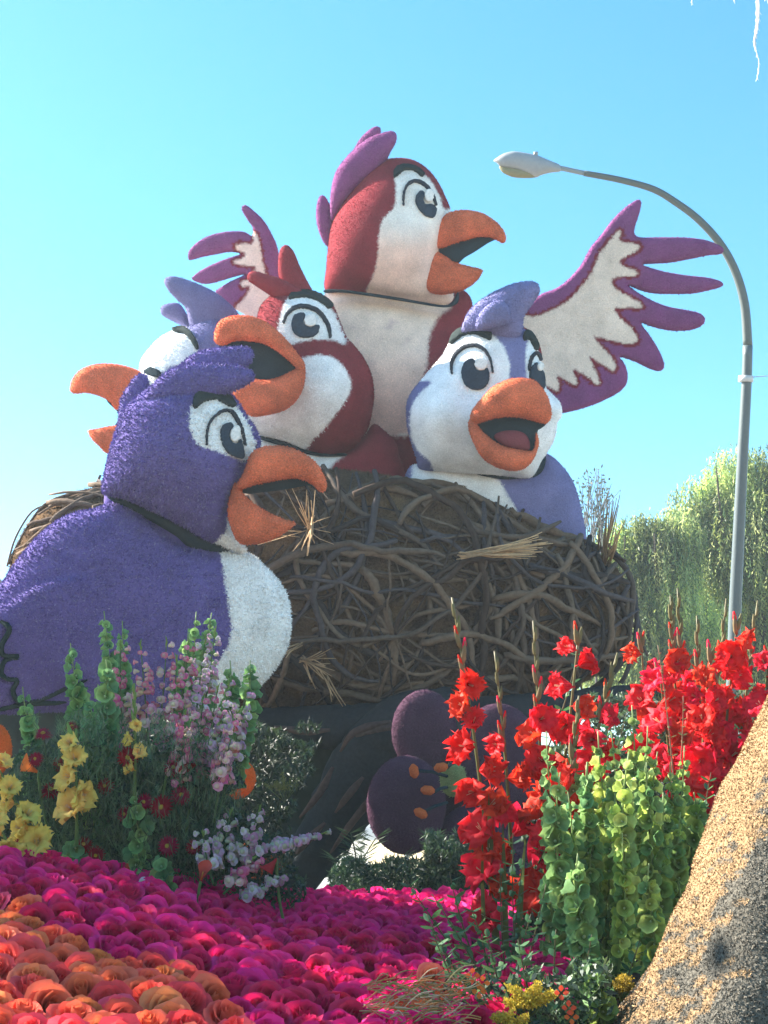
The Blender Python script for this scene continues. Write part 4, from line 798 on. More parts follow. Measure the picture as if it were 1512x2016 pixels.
def aster():
    parts = []; r = random.Random(3)
    for lay in range(3):
        n = 20-lay*4; L = .034-.007*lay
        for k in range(n):
            a = k*2*math.pi/n+lay*.17+r.uniform(-.05, .05); up = .004+.006*lay+r.uniform(-.002, .003)
            def f(u, v): return (.007+L*u, v*.0046*math.sin(math.pi*(u*.8+.12)), up+.006*u*(lay+.4)-.012*u*u*(1-.3*lay))
            V, F = grid_petal(2, 1, f); parts.append((rotz(V, a), F, np.tile((.22+.06*r.random(), .006, .018), (len(V), 1))))
    return build('petal_ring', parts, M_PETAL)
AST = aster()
v, f = tube([(0, 0, -.004), (0, 0, .006), (0, 0, .011)], [.008, .011, .005], 10); AST_C = raw_mesh('disc', v, f, M_PETAL, np.tile((.55, .38, .06), (len(v), 1)))
def leafmesh(L, wd, col, name='leaf', fold=.25, curl=.2):
    def f(u, v): w_ = wd*.5*math.sin(math.pi*(u*.9+.05))**.8; return (v*w_, -abs(v)*w_*fold+curl*L*u*u*-.5, u*L)
    V, F = grid_petal(4, 2, f); return raw_mesh(name, V, F, M_LEAF, np.tile(col, (len(V), 1)))
LF_SM = [leafmesh(.042, .023, c) for c in [(.07, .17, .06), (.10, .22, .08), (.05, .13, .06)]]
LF_MD = [leafmesh(.05, .026, c) for c in [(.06, .16, .06), (.04, .11, .05)]]
def rose(seed, cols, n=16, g=(5, 6)):
    r = random.Random(seed); parts = []; R = .043
    lay = [(.13, 1.02, .03, 2), (.27, 1.04, .06, 3), (.44, .98, .14, 4), (.62, .84, .26, 5), (.80, .62, .42, 5)] if n > 12 else [(.2, 1.02, .05, 2), (.45, .95, .15, 4), (.75, .68, .35, 5)]
    for li, (rad0, h0, lip0, cnt) in enumerate(lay):
        off = r.uniform(0, 6)
        for k in range(cnt):
            a = off+k*2*math.pi/cnt+r.uniform(-.15, .15); rad = R*rad0*r.uniform(.92, 1.08); h = R*h0*r.uniform(.94, 1.06); lip = R*lip0*r.uniform(.8, 1.25); wd_ = math.pi/cnt*1.45; ph = r.uniform(0, 6)
            def f(u, v):
                rr = rad*(.30+.70*min(1, u*1.5)**.7)+lip*max(0, u-.55)**1.5*3.2*(1-.35*v*v)+.10*R*u*v*(.5)
                rr += .035*R*u*u*math.sin(v*6+ph); z = -.35*R+(h+.35*R)*u*(1-.16*v*v*u)-lip*max(0, u-.7)**2*7+.03*R*u*math.sin(v*7+ph)
                return (rr*math.cos(v*wd_), rr*math.sin(v*wd_), z)
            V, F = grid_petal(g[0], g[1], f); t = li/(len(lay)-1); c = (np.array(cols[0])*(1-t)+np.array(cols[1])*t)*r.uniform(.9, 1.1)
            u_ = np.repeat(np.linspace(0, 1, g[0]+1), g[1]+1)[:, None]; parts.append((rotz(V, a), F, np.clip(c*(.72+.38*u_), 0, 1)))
    return parts
MG = [((.70, .010, .10), (.82, .020, .15)), ((.60, .008, .10), (.76, .016, .16)), ((.74, .018, .15), (.85, .035, .19))]
OG = [((.92, .22, .08), (.90, .15, .08)), ((.92, .13, .08), (.88, .10, .09)), ((.94, .30, .10), (.92, .20, .10)), ((.90, .08, .10), (.85, .07, .09))]
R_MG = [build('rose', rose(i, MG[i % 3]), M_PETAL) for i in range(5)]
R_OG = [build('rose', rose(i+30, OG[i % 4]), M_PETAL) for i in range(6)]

# ------------------------------------------------------------------ rose bed
BEDX = [-900, 0, 250, 420, 560, 900, 1600]
def bed_back(px): return np.interp(px, BEDX, [1672, 1688, 1722, 1745, 1762, 1768, 1772]), np.interp(px, BEDX, [4.2, 4.7, 5.0, 5.5, 6.0, 6.7, 6.9])
YF = 2140.
def bed_pt(px, t):
    yb, db = bed_back(px); df = 2.45+.35*np.clip((np.asarray(px)-300)/900, 0, 1)
    D = 1/((1-t)/db+t/df); und = 1*np.sin(np.asarray(px)*.012+t*9)*6+np.sin(np.asarray(px)*.021-t*14)*4
    return W(px, yb+t*(YF-yb)+und*np.minimum(1, t*6), D)
us = np.linspace(-800, 1500, 60); ts = np.linspace(0, 1, 40); Ug, Tg = np.meshgrid(us, ts); BV = bed_pt(Ug.ravel(), Tg.ravel())-np.array([0, 0, .035])
BF = np.array([t for j in range(39) for i in range(59) for t in ((j*60+i, j*60+i+1, (j+1)*60+i+1), (j*60+i, (j+1)*60+i+1, (j+1)*60+i))])
o = world_obj('flower_bed_base', BV, BF, M_PLAIN, None, np.tile((.03, .012, .02), (len(BV), 1))); o['kind'] = 'structure'
r = np.random.default_rng(11); N = 60000; cu = r.uniform(-300, 1120, N); ct = r.random(N); P0 = bed_pt(cu, ct); e = 1e-3
du = (bed_pt(cu+1, ct)-P0); dt_ = (bed_pt(cu, ct+e)-P0)/e; nn = np.cross(du, dt_); area = np.linalg.norm(nn, axis=1); keep = r.random(N) < area/np.percentile(area, 99.5); nn /= area[:, None]; nn[nn[:, 2] < 0] *= -1
cu, ct, P0, nn = cu[keep], ct[keep], P0[keep], nn[keep]
cell = {}; acc = []; RD = .071
for i in range(len(cu)):
    p = P0[i]; k = (int(p[0]//RD), int(p[1]//RD), int(p[2]//RD)); ok = True
    for a in (-1, 0, 1):
        for b in (-1, 0, 1):
            for c in (-1, 0, 1):
                for q in cell.get((k[0]+a, k[1]+b, k[2]+c), ()):
                    if ((q-p)**2).sum() < RD*RD: ok = False; break
                if not ok: break
            if not ok: break
        if not ok: break
    if ok: cell.setdefault(k, []).append(p); acc.append(i)
def pix(p):
    d = np.asarray(p)-CAM; z = d@FW; return 756+FPX*(d@RT)/z, 1008-FPX*(d@UP)/z, z
items = []
for i in acc:
    x, y, z = pix(P0[i]); yb = np.interp(x, [-300, 0, 60, 130, 250, 350, 430, 480, 520], [1720, 1765, 1812, 1868, 1900, 1915, 1985, 2030, 2080])+r.normal()*9
    items.append((z, i, x, y, y > yb))
items.sort(); nvis = 0; stuff = []
for z, i, x, y, org_ in items:
    tocam = CAM-P0[i]; tocam /= np.linalg.norm(tocam); d = nn[i]*.7+tocam*.6+r.normal(size=3)*.3; vis = -20 < x < 1000 and y < 2040
    me = random.choice(R_OG if org_ else R_MG); sc = r.uniform(.88, 1.15); q = quat_z(d, r.uniform(0, 6.28))
    if vis and nvis < 298:
        nvis += 1; o = put('rose', me, None, P0[i], q, sc)
        hx_ = ['by the left picture edge', 'left of centre', 'in the middle', 'right of centre', 'near the dried stems'][int(np.clip(x//180, 0, 4))]
        rw_ = 'nearest rows' if y > 1960 else ('second band' if y > 1890 else ('third band' if y > 1830 else 'farther rows'))
        if org_: tag(o, f'orange rose in the {rw_} of the corner, {hx_}', 'rose', f'orange roses, {rw_}, {hx_}')
        else: tag(o, f'magenta rose in the {rw_} of the bed, {hx_}', 'rose', f'magenta roses, {rw_}, {hx_}')
    else: stuff.append((P0[i], q, sc, org_))
lo = [merge(rose(i+60, MG[i % 3], 9, (3, 4))) for i in range(4)]; lo2 = [merge(rose(i+70, OG[i % 4], 9, (3, 4))) for i in range(3)]
parts = []
for p, q, sc, og in stuff:
    if pix(p)[0] > 760 and pix(p)[1] > 1985: continue
    V, F, C = random.choice(lo2 if og else lo); R3 = np.array(q.to_matrix()); parts.append(((V*sc)@R3.T+p, F, C*random.uniform(.8, 1.15)))
v, f, c = merge(parts); o = world_obj('far_roses', v, f, M_PETAL, None, c); tag(o, 'mass of magenta roses covering the farther part of the bed', 'roses', kind='stuff')
print('roses', nvis, len(stuff))

# ------------------------------------------------------------------ stems with blooms
def path3(base, tip, D, bow=0., Dt=None):
    b = W(base[0], base[1], D); t = W(tip[0], tip[1], Dt or D); mid = (b+t)/2+RT*bow*D/FPX+FW*random.uniform(-.02, .02)
    u = np.linspace(0, 1, 15)[:, None]; return (1-u)**2*b+2*u*(1-u)*mid+u*u*t
def blade(parent, base, tip, D, wpx, col, bow=0., name='leaf'):
    P = path3(base, tip, D, bow); n = len(P); T, A, B = frame_along(P); a = random.uniform(-.9, .9); side = np.cos(a)*RT+np.sin(a)*FW
    wv = (np.sin(np.linspace(.35, math.pi, n))**.7)*wpx*D/FPX/2; V = np.vstack([P-side*wv[:, None], P+FW*(wv*.35)[:, None], P+side*wv[:, None]])
    F = np.array([t for i in range(n-1) for k in (0, n) for t in ((i+k, i+k+1, i+k+n+1), (i+k, i+k+n+1, i+k+n))])
    return world_obj(name, V, F, M_LEAF, parent, np.tile(np.array(col)*random.uniform(.8, 1.2), (len(V), 1)))
def at_path(P, t):
    n = len(P)-1; x = t*n; i = min(int(x), n-1); f = x-i; p = P[i]*(1-f)+P[i+1]*f; T = P[i+1]-P[i]; return p, T/np.linalg.norm(T)
def glad(base, tip, D, t0, t1, n, label, group, blooms=None, size=1., bow=0., side=0, cat='gladiolus', yellow=False, Dt=None, stemcol=(.20, .17, .08)):
    P = path3(base, tip, D, bow, Dt); t = empty('gladiolus', P[0], label, cat, group)
    v, f = tube(P, np.linspace(.0075, .0036, len(P)), 6); C = np.tile(stemcol, (len(v), 1)); k_ = np.linspace(0, 1, len(P)).repeat(6)[:, None]
    C = C.astype(float); C[:len(k_)] = np.array((.10, .18, .05))*(1-k_)+np.array(stemcol)*k_; world_obj('stem', v, f, M_LEAF, t, C)
    bl = GL_YEL if yellow else GL_RED
    for i in range(n):
        tt = t0+(t1-t0)*(i/(max(n-1, 1))); p, T = at_path(P, tt+random.uniform(-.01, .01)); a = (1 if i % 2 else -1)*random.uniform(.3, 1.1)+(side*.7)
        out = RT*math.sin(a)-FW*math.cos(a)*.9; d = out+T*random.uniform(.1, .9)+rng.normal(size=3)*.25; s_ = size*(1.05-.35*(i/max(n-1, 1)))*random.uniform(.92, 1.1)
        put('bloom', random.choice(bl), t, p+out*.012, quat_z(d, random.uniform(0, 6)), s_)
    m = int((1-t1)*12)+2
    for i in range(m):
        tt = t1+.03+(1-t1-.04)*i/m; p, T = at_path(P, tt); a = (1 if i % 2 else -1); out = RT*a*.7-FW*.5
        put('bud', (BUD_Y if yellow else (BUD_R if i < m*.5 else BUD_G)), t, p+out*.004, quat_z(out*(.45-.3*i/m)+T, 0), size*(1.45-.6*i/m)*random.uniform(.8, 1.15))
    return t, P
GG = 'red gladiolus spikes on the right side'
glads = [ # base, tip, D, t0, t1, n, bow, side, label
 ((975,1830),(890,1176),4.6,.03,.74,12,16,-.3,'tall red gladiolus spike nearest the purple flower, its bare bud tip reaching highest'),
 ((1010,1760),(974,1282),4.75,.12,.60,5,10,.3,'slim red gladiolus spike just right of the leftmost tall one'),
 ((1075,1800),(1050,1222),4.7,.08,.66,10,6,-.2,'red gladiolus spike with thin bare tip left of the biggest red bloom cluster'),
 ((1085,1680),(1138,1258),4.8,.25,.96,9,6,0,'fullest red gladiolus spike with blooms right up to its tip in front of nest'),
 ((1150,1640),(1216,1285),4.7,.30,.62,4,-22,0,'leaning red gladiolus spike with one pale curved bud tip against the nest'),
 ((1100,1760),(1140,1370),4.5,.25,.55,3,0,0,'short red gladiolus spike with thin dark tip among the bells of green'),
]
for b, t_, D, t0, t1, n, bow, sd_, lab in glads: glad(b, t_, D, t0, t1, n, lab, GG, bow=bow, side=sd_, size=.95)
far = [((1290,1640),(1262,1250),5.6,.35,.90,6,'far red gladiolus spike at the left end of the back group'),
 ((1350,1560),(1320,1172),5.7,.3,.66,5,'far red gladiolus spike with tall reddish bud tip left in the back group'),
 ((1375,1600),(1334,1158),5.8,.3,.60,5,'far red gladiolus spike with the tallest thin tip of the back group'),
 ((1400,1640),(1372,1212),5.6,.25,.62,6,'far red gladiolus spike with pale blunt bud tip in the middle of the back group'),
 ((1370,1640),(1430,1178),5.7,.35,.60,6,'far red gladiolus spike whose olive tip curves up to the lamp pole'),
 ((1420,1640),(1452,1225),5.5,.2,.93,9,'far red gladiolus spike covered with blooms right in front of the lamp pole'),
 ((1450,1640),(1492,1182),5.6,.3,.66,6,'far red gladiolus spike with brown tip at the right picture edge'),
 ((1380,1650),(1400,1290),5.4,.1,.95,9,'far red gladiolus spike with large wide open blooms beside the log'),
 ((1480,1600),(1512,1300),5.4,.3,.95,6,'far red gladiolus spike cut by the right picture edge above the log'),
 ((1340,1640),(1300,1330),5.3,.3,.95,6,'far red gladiolus spike behind the reddish leafy sprig')]
for b, t_, D, t0, t1, n, lab in far: glad(b, t_, D, max(t0-.15, .02), t1, n+1, lab, GG, bow=random.uniform(-14, 14), size=1.05)
for b, t_, D, t0, t1, n, lab, sz in [((150,1700),(146,1462),4.9,.45,.98,5,'yellow gladiolus with bright sunlit top bloom left of the shaded flowers',1.05), ((262,1640),(264,1345),5.0,.42,.72,4,'pale yellow gladiolus standing under the purple body in the left flowers',.6), ((120,1760),(-10,1500),4.85,.3,.98,8,'leaning yellow gladiolus with sunlit blooms at the left edge',1.0), ((60,1750),(-45,1560),4.75,.3,.98,6,'lower yellow gladiolus partly cut by the left picture edge',.95)]:
    glad(b, t_, D, t0, t1, n, lab, 'yellow gladioli on the left side', size=sz, yellow=True, bow=6, stemcol=(.2, .3, .08))
lt = empty('gladiolus_leaves', W(1000, 1900, 4.6), 'upright green and brown gladiolus blades below the front red spikes', 'leaves')
for x0, y0, x1, y1, w_ in ((985,1960,962,1560,16),(1000,1950,990,1620,12),(1020,1960,1035,1640,12),(1075,1960,1085,1700,13),(960,1930,950,1640,8),(1110,1950,1130,1720,10)):
    blade(lt, (x0, y0), (x1, y1), 4.55, w_, (.16, .2, .06), random.uniform(-8, 8))

def bellspire(base, tip, D, n, label, group, meshes, size=1., bow=0., t0=.05):
    n = int(n*1.35); P = path3(base, tip, D, bow); P = P+RT*np.sin(np.linspace(0, 7, 15)+D*50)[:, None]*.010*np.linspace(.2, 1, 15)[:, None]; t = empty('bells_of_ireland', P[0], label, 'bells of ireland', group)
    v, f = tube(P, np.linspace(.005, .002, len(P)), 6); world_obj('stem', v, f, M_LEAF, t, np.tile((.28, .38, .14), (len(v), 1)))
    for i in range(n):
        tt = t0+(.97-t0)*(i/n); p, T = at_path(P, tt); s_ = size*(1.12 if tt < .7 else 1.12-.75*(tt-.7)/.3)
        for k in range(3):
            a = i*1.05+k*2.1+random.uniform(-.5, .5); out = RT*math.cos(a)+FW*math.sin(a); put('bell', random.choice(meshes), t, p+out*.006+T*random.uniform(-.016, .016), quat_z(out+T*random.uniform(-.1, .9)+rng.normal(size=3)*.25, random.uniform(0, 6)), s_*random.uniform(.7, 1.15))
    return t
right = [((1110+k*17,1860-(k%3)*40),(1098+k*18+(k%2)*9,[1520,1470,1600,1500,1440,1560,1440,1480,1560,1430,1500,1600,1560][k]),4.15+.09*(k*5%7),10,None) for k in (0,1,3,4,6,7,9,10,12)]+[((1095,1960),(1082,1440),4.35,13,'nearest the second red spike'), ((1130,1960),(1120,1560),4.2,12,None), ((1165,1980),(1160,1500),4.25,14,'darkest spire left of centre of the green group'), ((1195,1960),(1205,1560),4.3,12,None), ((1225,1960),(1180,1440),4.5,14,None),
 ((1250,1960),(1250,1388),4.6,16,'tall sunlit one below the leaning red spike'), ((1262,1900),(1290,1480),4.4,13,'second row'), ((1290,1930),(1348,1468),4.7,14,'one right of the reddish sprig, top in sun'), ((1310,1960),(1300,1560),4.3,13,None), ((1335,1900),(1335,1600),4.4,10,None), ((1215,1980),(1232,1640),4.1,11,None), ((1290,2000),(1280,1700),4.0,10,None), ((1150,2010),(1140,1680),4.0,11,None),
 ((1185,2030),(1178,1920),3.5,6,'short pale one low at the foot near the log'), ((1360,1700),(1372,1560),4.6,6,None), ((1310,1800),(1325,1500),4.6,11,None)]
ORD = ['first','second','third','fourth','fifth','sixth','seventh','eighth','ninth','tenth','eleventh','twelfth','thirteenth','fourteenth','fifteenth','sixteenth','seventeenth','eighteenth','nineteenth','twentieth','twenty-first','twenty-second','twenty-third','twenty-fourth','twenty-fifth']
un = sorted([q for q in right if not q[4]], key=lambda q: q[1][0]); rk = {id(q): i for i, q in enumerate(un)}
right = [q if q[4] else (*q[:4], 'its tip '+ORD[rk[id(q)]]+' from the left in the dense clump') for q in right]
for b, t_, D, n, lab in right:
    bellspire(b, t_, D, n, ('green bells of Ireland spire, '+lab) if lab else 'green bells of Ireland spire packed in the dense group right of the red gladioli', 'bells of Ireland on the right', (BELLS_D+BELLS[3:] if t_[0] < 1165 else BELLS+BELLS_D[:1]), random.uniform(.85, 1.08), random.uniform(-8, 8))
left = [((225,1620),(209,1203),5.6,17,'tallest bells of Ireland spire in front of the purple wing'), ((165,1640),(143,1266),5.6,15,'sunlit tipped bells of Ireland spire left of the tallest one'), ((215,1560),(204,1298),5.3,11,'short sunlit bells of Ireland spire right below the tallest one'), ((75,1600),(48,1352),5.5,10,'leftmost bells of Ireland spire by the picture edge'),
 ((255,1600),(236,1222),5.8,14,'dim bells of Ireland spire right behind the tallest one'), ((185,1650),(175,1370),5.2,12,'stout dark bells of Ireland spire between the sunlit ones and the yellow gladiolus'), ((350,1560),(366,1238),5.8,12,'pale tipped bells of Ireland spire rising among pink snapdragons'), ((395,1540),(415,1206),5.9,12,'bells of Ireland spire top against the purple breast edge'), ((380,1540),(390,1204),6.0,12,'bells of Ireland spire at the colour border of the breast'),
 ((440,1560),(452,1300),5.7,10,'bells of Ireland spire in front of the white breast'), ((460,1560),(497,1300),5.6,11,'rightmost bells of Ireland spire in front of the white breast'), ((265,1760),(272,1560),5.0,7,'low bells of Ireland spire between dark red asters'), ((320,1780),(322,1690),4.9,4,'lowest bells of Ireland spire by the rose bed'), ((150,1740),(148,1650),4.9,4,'small bells of Ireland stem left of the dark red asters')]
for b, t_, D, n, lab in left: bellspire(b, t_, D, n, lab, 'bells of Ireland on the left', BELLS_D, 1.15, random.uniform(-6, 6))

def snapspire(base, tip, D, t0, n, label, meshes, size=1., bow=0.):
    P = path3(base, tip, D, bow); t = empty('snapdragon', P[0], label, 'snapdragon', 'pink and white snapdragons on the left')
    v, f = tube(P, np.linspace(.005, .002, len(P)), 5); world_obj('stem', v, f, M_LEAF, t, np.tile((.10, .18, .07), (len(v), 1)))
    for i in range(n):
        tt = t0+(1-t0)*i/n; p, T = at_path(P, min(tt, 1)); 
        for k in range(3 if i < n*.8 else 2):
            a = i*1.3+k*2.1+random.uniform(-.7, .7); out = RT*math.cos(a)+FW*math.sin(a)-FW*.3; s_ = size*(1.5-.75*i/n)*random.uniform(.7, 1.15); p = p+T*random.uniform(-.014, .014)+out*random.uniform(0, .012)
            put('blossom', random.choice(meshes), t, p+out*.010, quat_z(out*1.1+T*.25, a), s_)
    for i in range(5):
        p, T = at_path(P, .94+.012*i); put('bud', BUD_Y, t, p, quat_z(T+RT*random.uniform(-.6, .6)-FW*.2, 0), size*.35)
for b, t_, D, t0, n, m_, lab in [((250,1560),(238,1262),5.5,.35,11,SN_PINK,'dim pink snapdragon nearest the tallest green spire'), ((300,1560),(276,1262),5.4,.45,9,SN_PINK,'pink snapdragon with pale top bending left over the purple body'), ((300,1540),(328,1256),5.5,.3,10,SN_PINK,'pink snapdragon with pale top at the wing centre'),
 ((330,1560),(348,1290),5.3,.3,12,SN_PINK,'deep pink snapdragon in the middle of the left flowers'), ((350,1540),(372,1262),5.4,.45,9,SN_PINK,'cream pink snapdragon beside the pale green tip'), ((370,1540),(405,1250),5.5,.5,9,SN_WHT,'pale lilac snapdragon at the purple breast edge'), ((385,1560),(425,1235),5.6,.6,8,SN_WHT,'tallest pale lilac snapdragon by the white breast'),
 ((380,1600),(400,1370),5.2,.35,10,SN_PINK,'rosy snapdragon left of the dense pink clump'), ((400,1600),(430,1350),5.2,.3,11,SN_PINK,'rosy snapdragon in the middle of the dense pink clump'), ((410,1600),(452,1340),5.1,.35,11,SN_WHT,'lilac snapdragon at the top of the dense clump before the breast'), ((430,1600),(485,1360),5.1,.45,10,SN_WHT,'lilac snapdragon leaning right before the nest base'), ((420,1620),(470,1400),5.0,.35,10,SN_PINK,'mauve snapdragon low in the dense clump'), ((345,1600),(365,1400),5.1,.35,9,SN_PINK,'pink snapdragon above the dark red aster'),
 ((440,1720),(455,1595),5.0,.3,7,SN_WHT,'white lilac snapdragon left in the lower clump by the trunk'), ((450,1740),(512,1590),5.0,.3,9,SN_WHT,'white lilac snapdragon upright in the lower clump by the trunk'), ((480,1680),(640,1640),5.0,.35,11,SN_WHT,'white snapdragon stretching right across the dark trunk'), ((420,1740),(400,1640),4.9,.3,7,SN_WHT,'white snapdragon at the left of the lower clump'), ((470,1770),(560,1725),4.9,.3,8,SN_WHT,'low white lilac snapdragon beside the orange prop'), ((440,1760),(500,1690),4.9,.4,6,SN_PINK,'small pinkish snapdragon below the lower white clump')]:
    snapspire(b, t_, D, t0, n, lab, m_, 1.15, random.uniform(-10, 10))
ast = [(252,1490,1,'left of the others beside the pale yellow blooms'),(341,1512,.85,'under the pink snapdragons'),(285,1578,.75,'left one of the row of three'),(317,1588,1.05,'in the middle of the row of three'),(356,1566,.9,'right one of the row of three'),(246,1603,.8,'dim and half turned, below the left of the row'),(331,1666,.95,'alone below the row of three'),(208,1720,1.1,'lowest, right above the pink roses'),(165,1663,.8,'small, in the lower left trio, upper'),(190,1682,.8,'small, in the lower left trio, lower'),(85,1448,.8,'seen edge on beside the leftmost green spire'),(142,1432,.6,'seen edge on, small, above the yellow gladiolus'),(70,1495,.7,'above the orange calla lily'),(32,1664,1.1,'at the left edge above the roses'),(78,1660,.9,'near the left edge, tilted'),(118,1505,.7,'tiny, left of the sunlit yellow bloom'),(100,1560,1.0,'edge on, under the sunlit yellow bloom'),(208,1548,.8,'dim, between yellow gladiolus and the row'),(380,1668,.7,'dim red, left of the lower white snapdragons')]
for x, y, s_, lab in ast:
    s_ *= 1.02
    D = 4.95+random.uniform(0, .15); p = W(x, y, D); t = empty('aster', p, 'dark red aster with yellow centre, '+lab, 'aster', 'dark red asters on the left')
    d = -FW+UP*random.uniform(-.1, .5)+RT*random.uniform(-.3, .3)
    if 'edge on' in lab: d = UP-FW*.25
    q = quat_z(d, random.uniform(0, 6)); put('petal_ring', AST, t, p, q, s_); put('disc', AST_C, t, p+np.array(q @ Vector((0, 0, .008*s_))), q, s_)
    P = path3((x+random.uniform(-14, 14), y+130), (x, y+2), D+.02, 4); v, f = tube(P, .0022, 5); world_obj('stem', v, f, M_LEAF, t, np.tile((.07, .12, .05), (len(v), 1)))
# calla lilies
def calla(x, y, D, ang, s_, col, label):
    t = empty('calla_lily', W(x, y, D), label, 'calla lily')
    def f(u, v):
        a = v*2.7; rr = (.006+.022*u**1.4)*(1+.5*(1-abs(v))*u*u); return (rr*math.cos(a)+.02*u*u*(1-abs(v)), rr*math.sin(a), .075*u+.012*u*u*(1-abs(v)))
    V, F = grid_petal(8, 12, f); d = math.cos(ang)*RT-math.sin(ang)*UP-FW*.35; q = quat_z(d, 1.)
    put('spathe', raw_mesh('spathe', V, F, M_PETAL, np.tile(col, (len(V), 1))), t, W(x, y, D), q, s_)
    v, f = tube([(0, 0, .01), (0, 0, .055)], [.004, .003], 6); put('spadix', raw_mesh('spadix', v, f, M_PETAL, np.tile((.8, .5, .1), (len(v), 1))), t, W(x, y, D), q, s_)
    P = path3((x-math.cos(ang)*30, y+140), (x, y), D, -10); v, f = tube(P, .005, 6); world_obj('stem', v, f, M_LEAF, t, np.tile((.12, .2, .06), (len(v), 1)))
calla(75, 1520, 5., math.pi+.5, .8, (.75, .16, .05), 'orange red calla lily lit by sun left of the yellow gladiolus')
calla(395, 1505, 5.2, -.35, .75, (.55, .06, .04), 'dusky red calla lily below the dense pink snapdragons'); calla(545, 1690, 4.9, 2.2, .7, (.42, .03, .03), 'dark red calla lily hanging in front of the trunk foot')
calla(395, 1735, 4.8, -1.3, .7, (.6, .08, .06), 'red orange tulip like calla just above the rose bed'); calla(250, 1700, 4.9, 1.5, .8, (.5, .03, .03), 'small deep red calla drooping above the rose bed'); calla(338, 1490, 5.1, .8, .9, (.35, .01, .03), 'maroon calla beside the dark red aster under the pinks')
# sprigs of small glossy leaves
def sprig(base, tip, D, n, label, size=1., meshes=LF_SM, bow=0., cat='leafy sprig', stemcol=(.14, .12, .06), group='leafy sprigs'):
    P = path3(base, tip, D, bow); t = empty('leafy_sprig', P[0], label, cat, group)
    v, f = tube(P, np.linspace(.0035, .0012, len(P)), 5); world_obj('stem', v, f, M_LEAF, t, np.tile(stemcol, (len(v), 1)))
    for i in range(n):
        p, T = at_path(P, .12+.88*i/n)
        for k in (0, 1):
            a = i*1.57+k*math.pi+random.uniform(-.3, .3); out = RT*math.cos(a)+FW*math.sin(a)*.8; put('leaf', random.choice(meshes), t, p, quat_z(out+T*random.uniform(.3, .9), random.uniform(-.6, .6)), size*random.uniform(.75, 1.15)*(1.1-.4*i/n))
SPR = [((950,1960),(795,1728),4.1,13,'leftmost leafy sprig arching over the rose bed'), ((960,1960),(885,1718),4.15,13,'leafy sprig upright over the bed, second from the left'), ((940,1980),(840,1800),4.0,12,'short leafy sprig with pale leaf backs over the bed'), ((930,1990),(868,1850),3.9,9,None), ((970,1960),(925,1780),4.,11,None), ((1000,1960),(985,1700),4.1,12,None), ((1000,1940),(1030,1690),4.2,12,'leafy sprig below the front red blooms'), ((1020,1950),(1010,1640),4.3,13,None), ((960,2000),(900,1900),3.8,7,None),
 ((1010,1990),(1045,1800),3.9,10,None), ((1190,1640),(1200,1395),4.9,12,'leafy sprig right of the fullest red spike'), ((1150,1600),(1128,1410),4.9,10,None), ((1075,1480),(1142,1262),4.85,7,None), ((1180,1580),(1235,1400),4.8,8,None), ((1060,1700),(1140,1500),4.6,9,None), ((1100,1990),(1095,1830),3.9,8,None), ((1380,1760),(1365,1600),4.9,8,None), ((1370,1700),(1400,1520),5.0,9,None), ((1210,1990),(1260,1850),3.9,8,None), ((1360,1860),(1350,1740),4.4,6,None), ((1140,1960),(1165,1840),3.9,8,None),
 ((980,1990),(850,1760),4.0,13,None),((990,1990),(955,1830),3.8,10,None),((1010,1990),(1075,1740),4.0,11,None),((930,2010),(850,1830),3.7,10,None),((1050,1990),(1020,1850),3.7,9,None)]
un = sorted([q for q in SPR if not q[4]], key=lambda q: q[1][0]); rk = {id(q): i for i, q in enumerate(un)}
SPR = [q if q[4] else (*q[:4], 'small leaved green sprig tucked in the right flowers, tip '+ORD[rk[id(q)]]+' from the left') for q in SPR]
for b, t_, D, n, lab in SPR:
    sprig(b, t_, D, n, lab, 1.0, bow=random.uniform(-16, 16))
LF_RD = [leafmesh(.026, .009, c) for c in [(.25, .12, .06), (.3, .2, .1), (.14, .14, .06)]]
for b, t_, D, n, lab in [((1330,1600),(1295,1270),4.9,16,'reddish small leaved sprig left of the back red spikes'), ((1330,1600),(1345,1370),4.9,13,'reddish small leaved sprig right behind the green bells')]: sprig(b, t_, D, n, lab, .9, LF_RD, 8, group='reddish sprigs', stemcol=(.3, .16, .1))

mg = world = None
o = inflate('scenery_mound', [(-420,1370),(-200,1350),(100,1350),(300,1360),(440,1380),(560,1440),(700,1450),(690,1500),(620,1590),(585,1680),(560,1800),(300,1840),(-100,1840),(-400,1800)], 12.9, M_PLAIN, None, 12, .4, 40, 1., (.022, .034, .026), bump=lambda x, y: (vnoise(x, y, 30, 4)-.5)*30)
tag(o, 'dark planted mound of the float under the purple bird behind the flower cluster', 'float scenery')
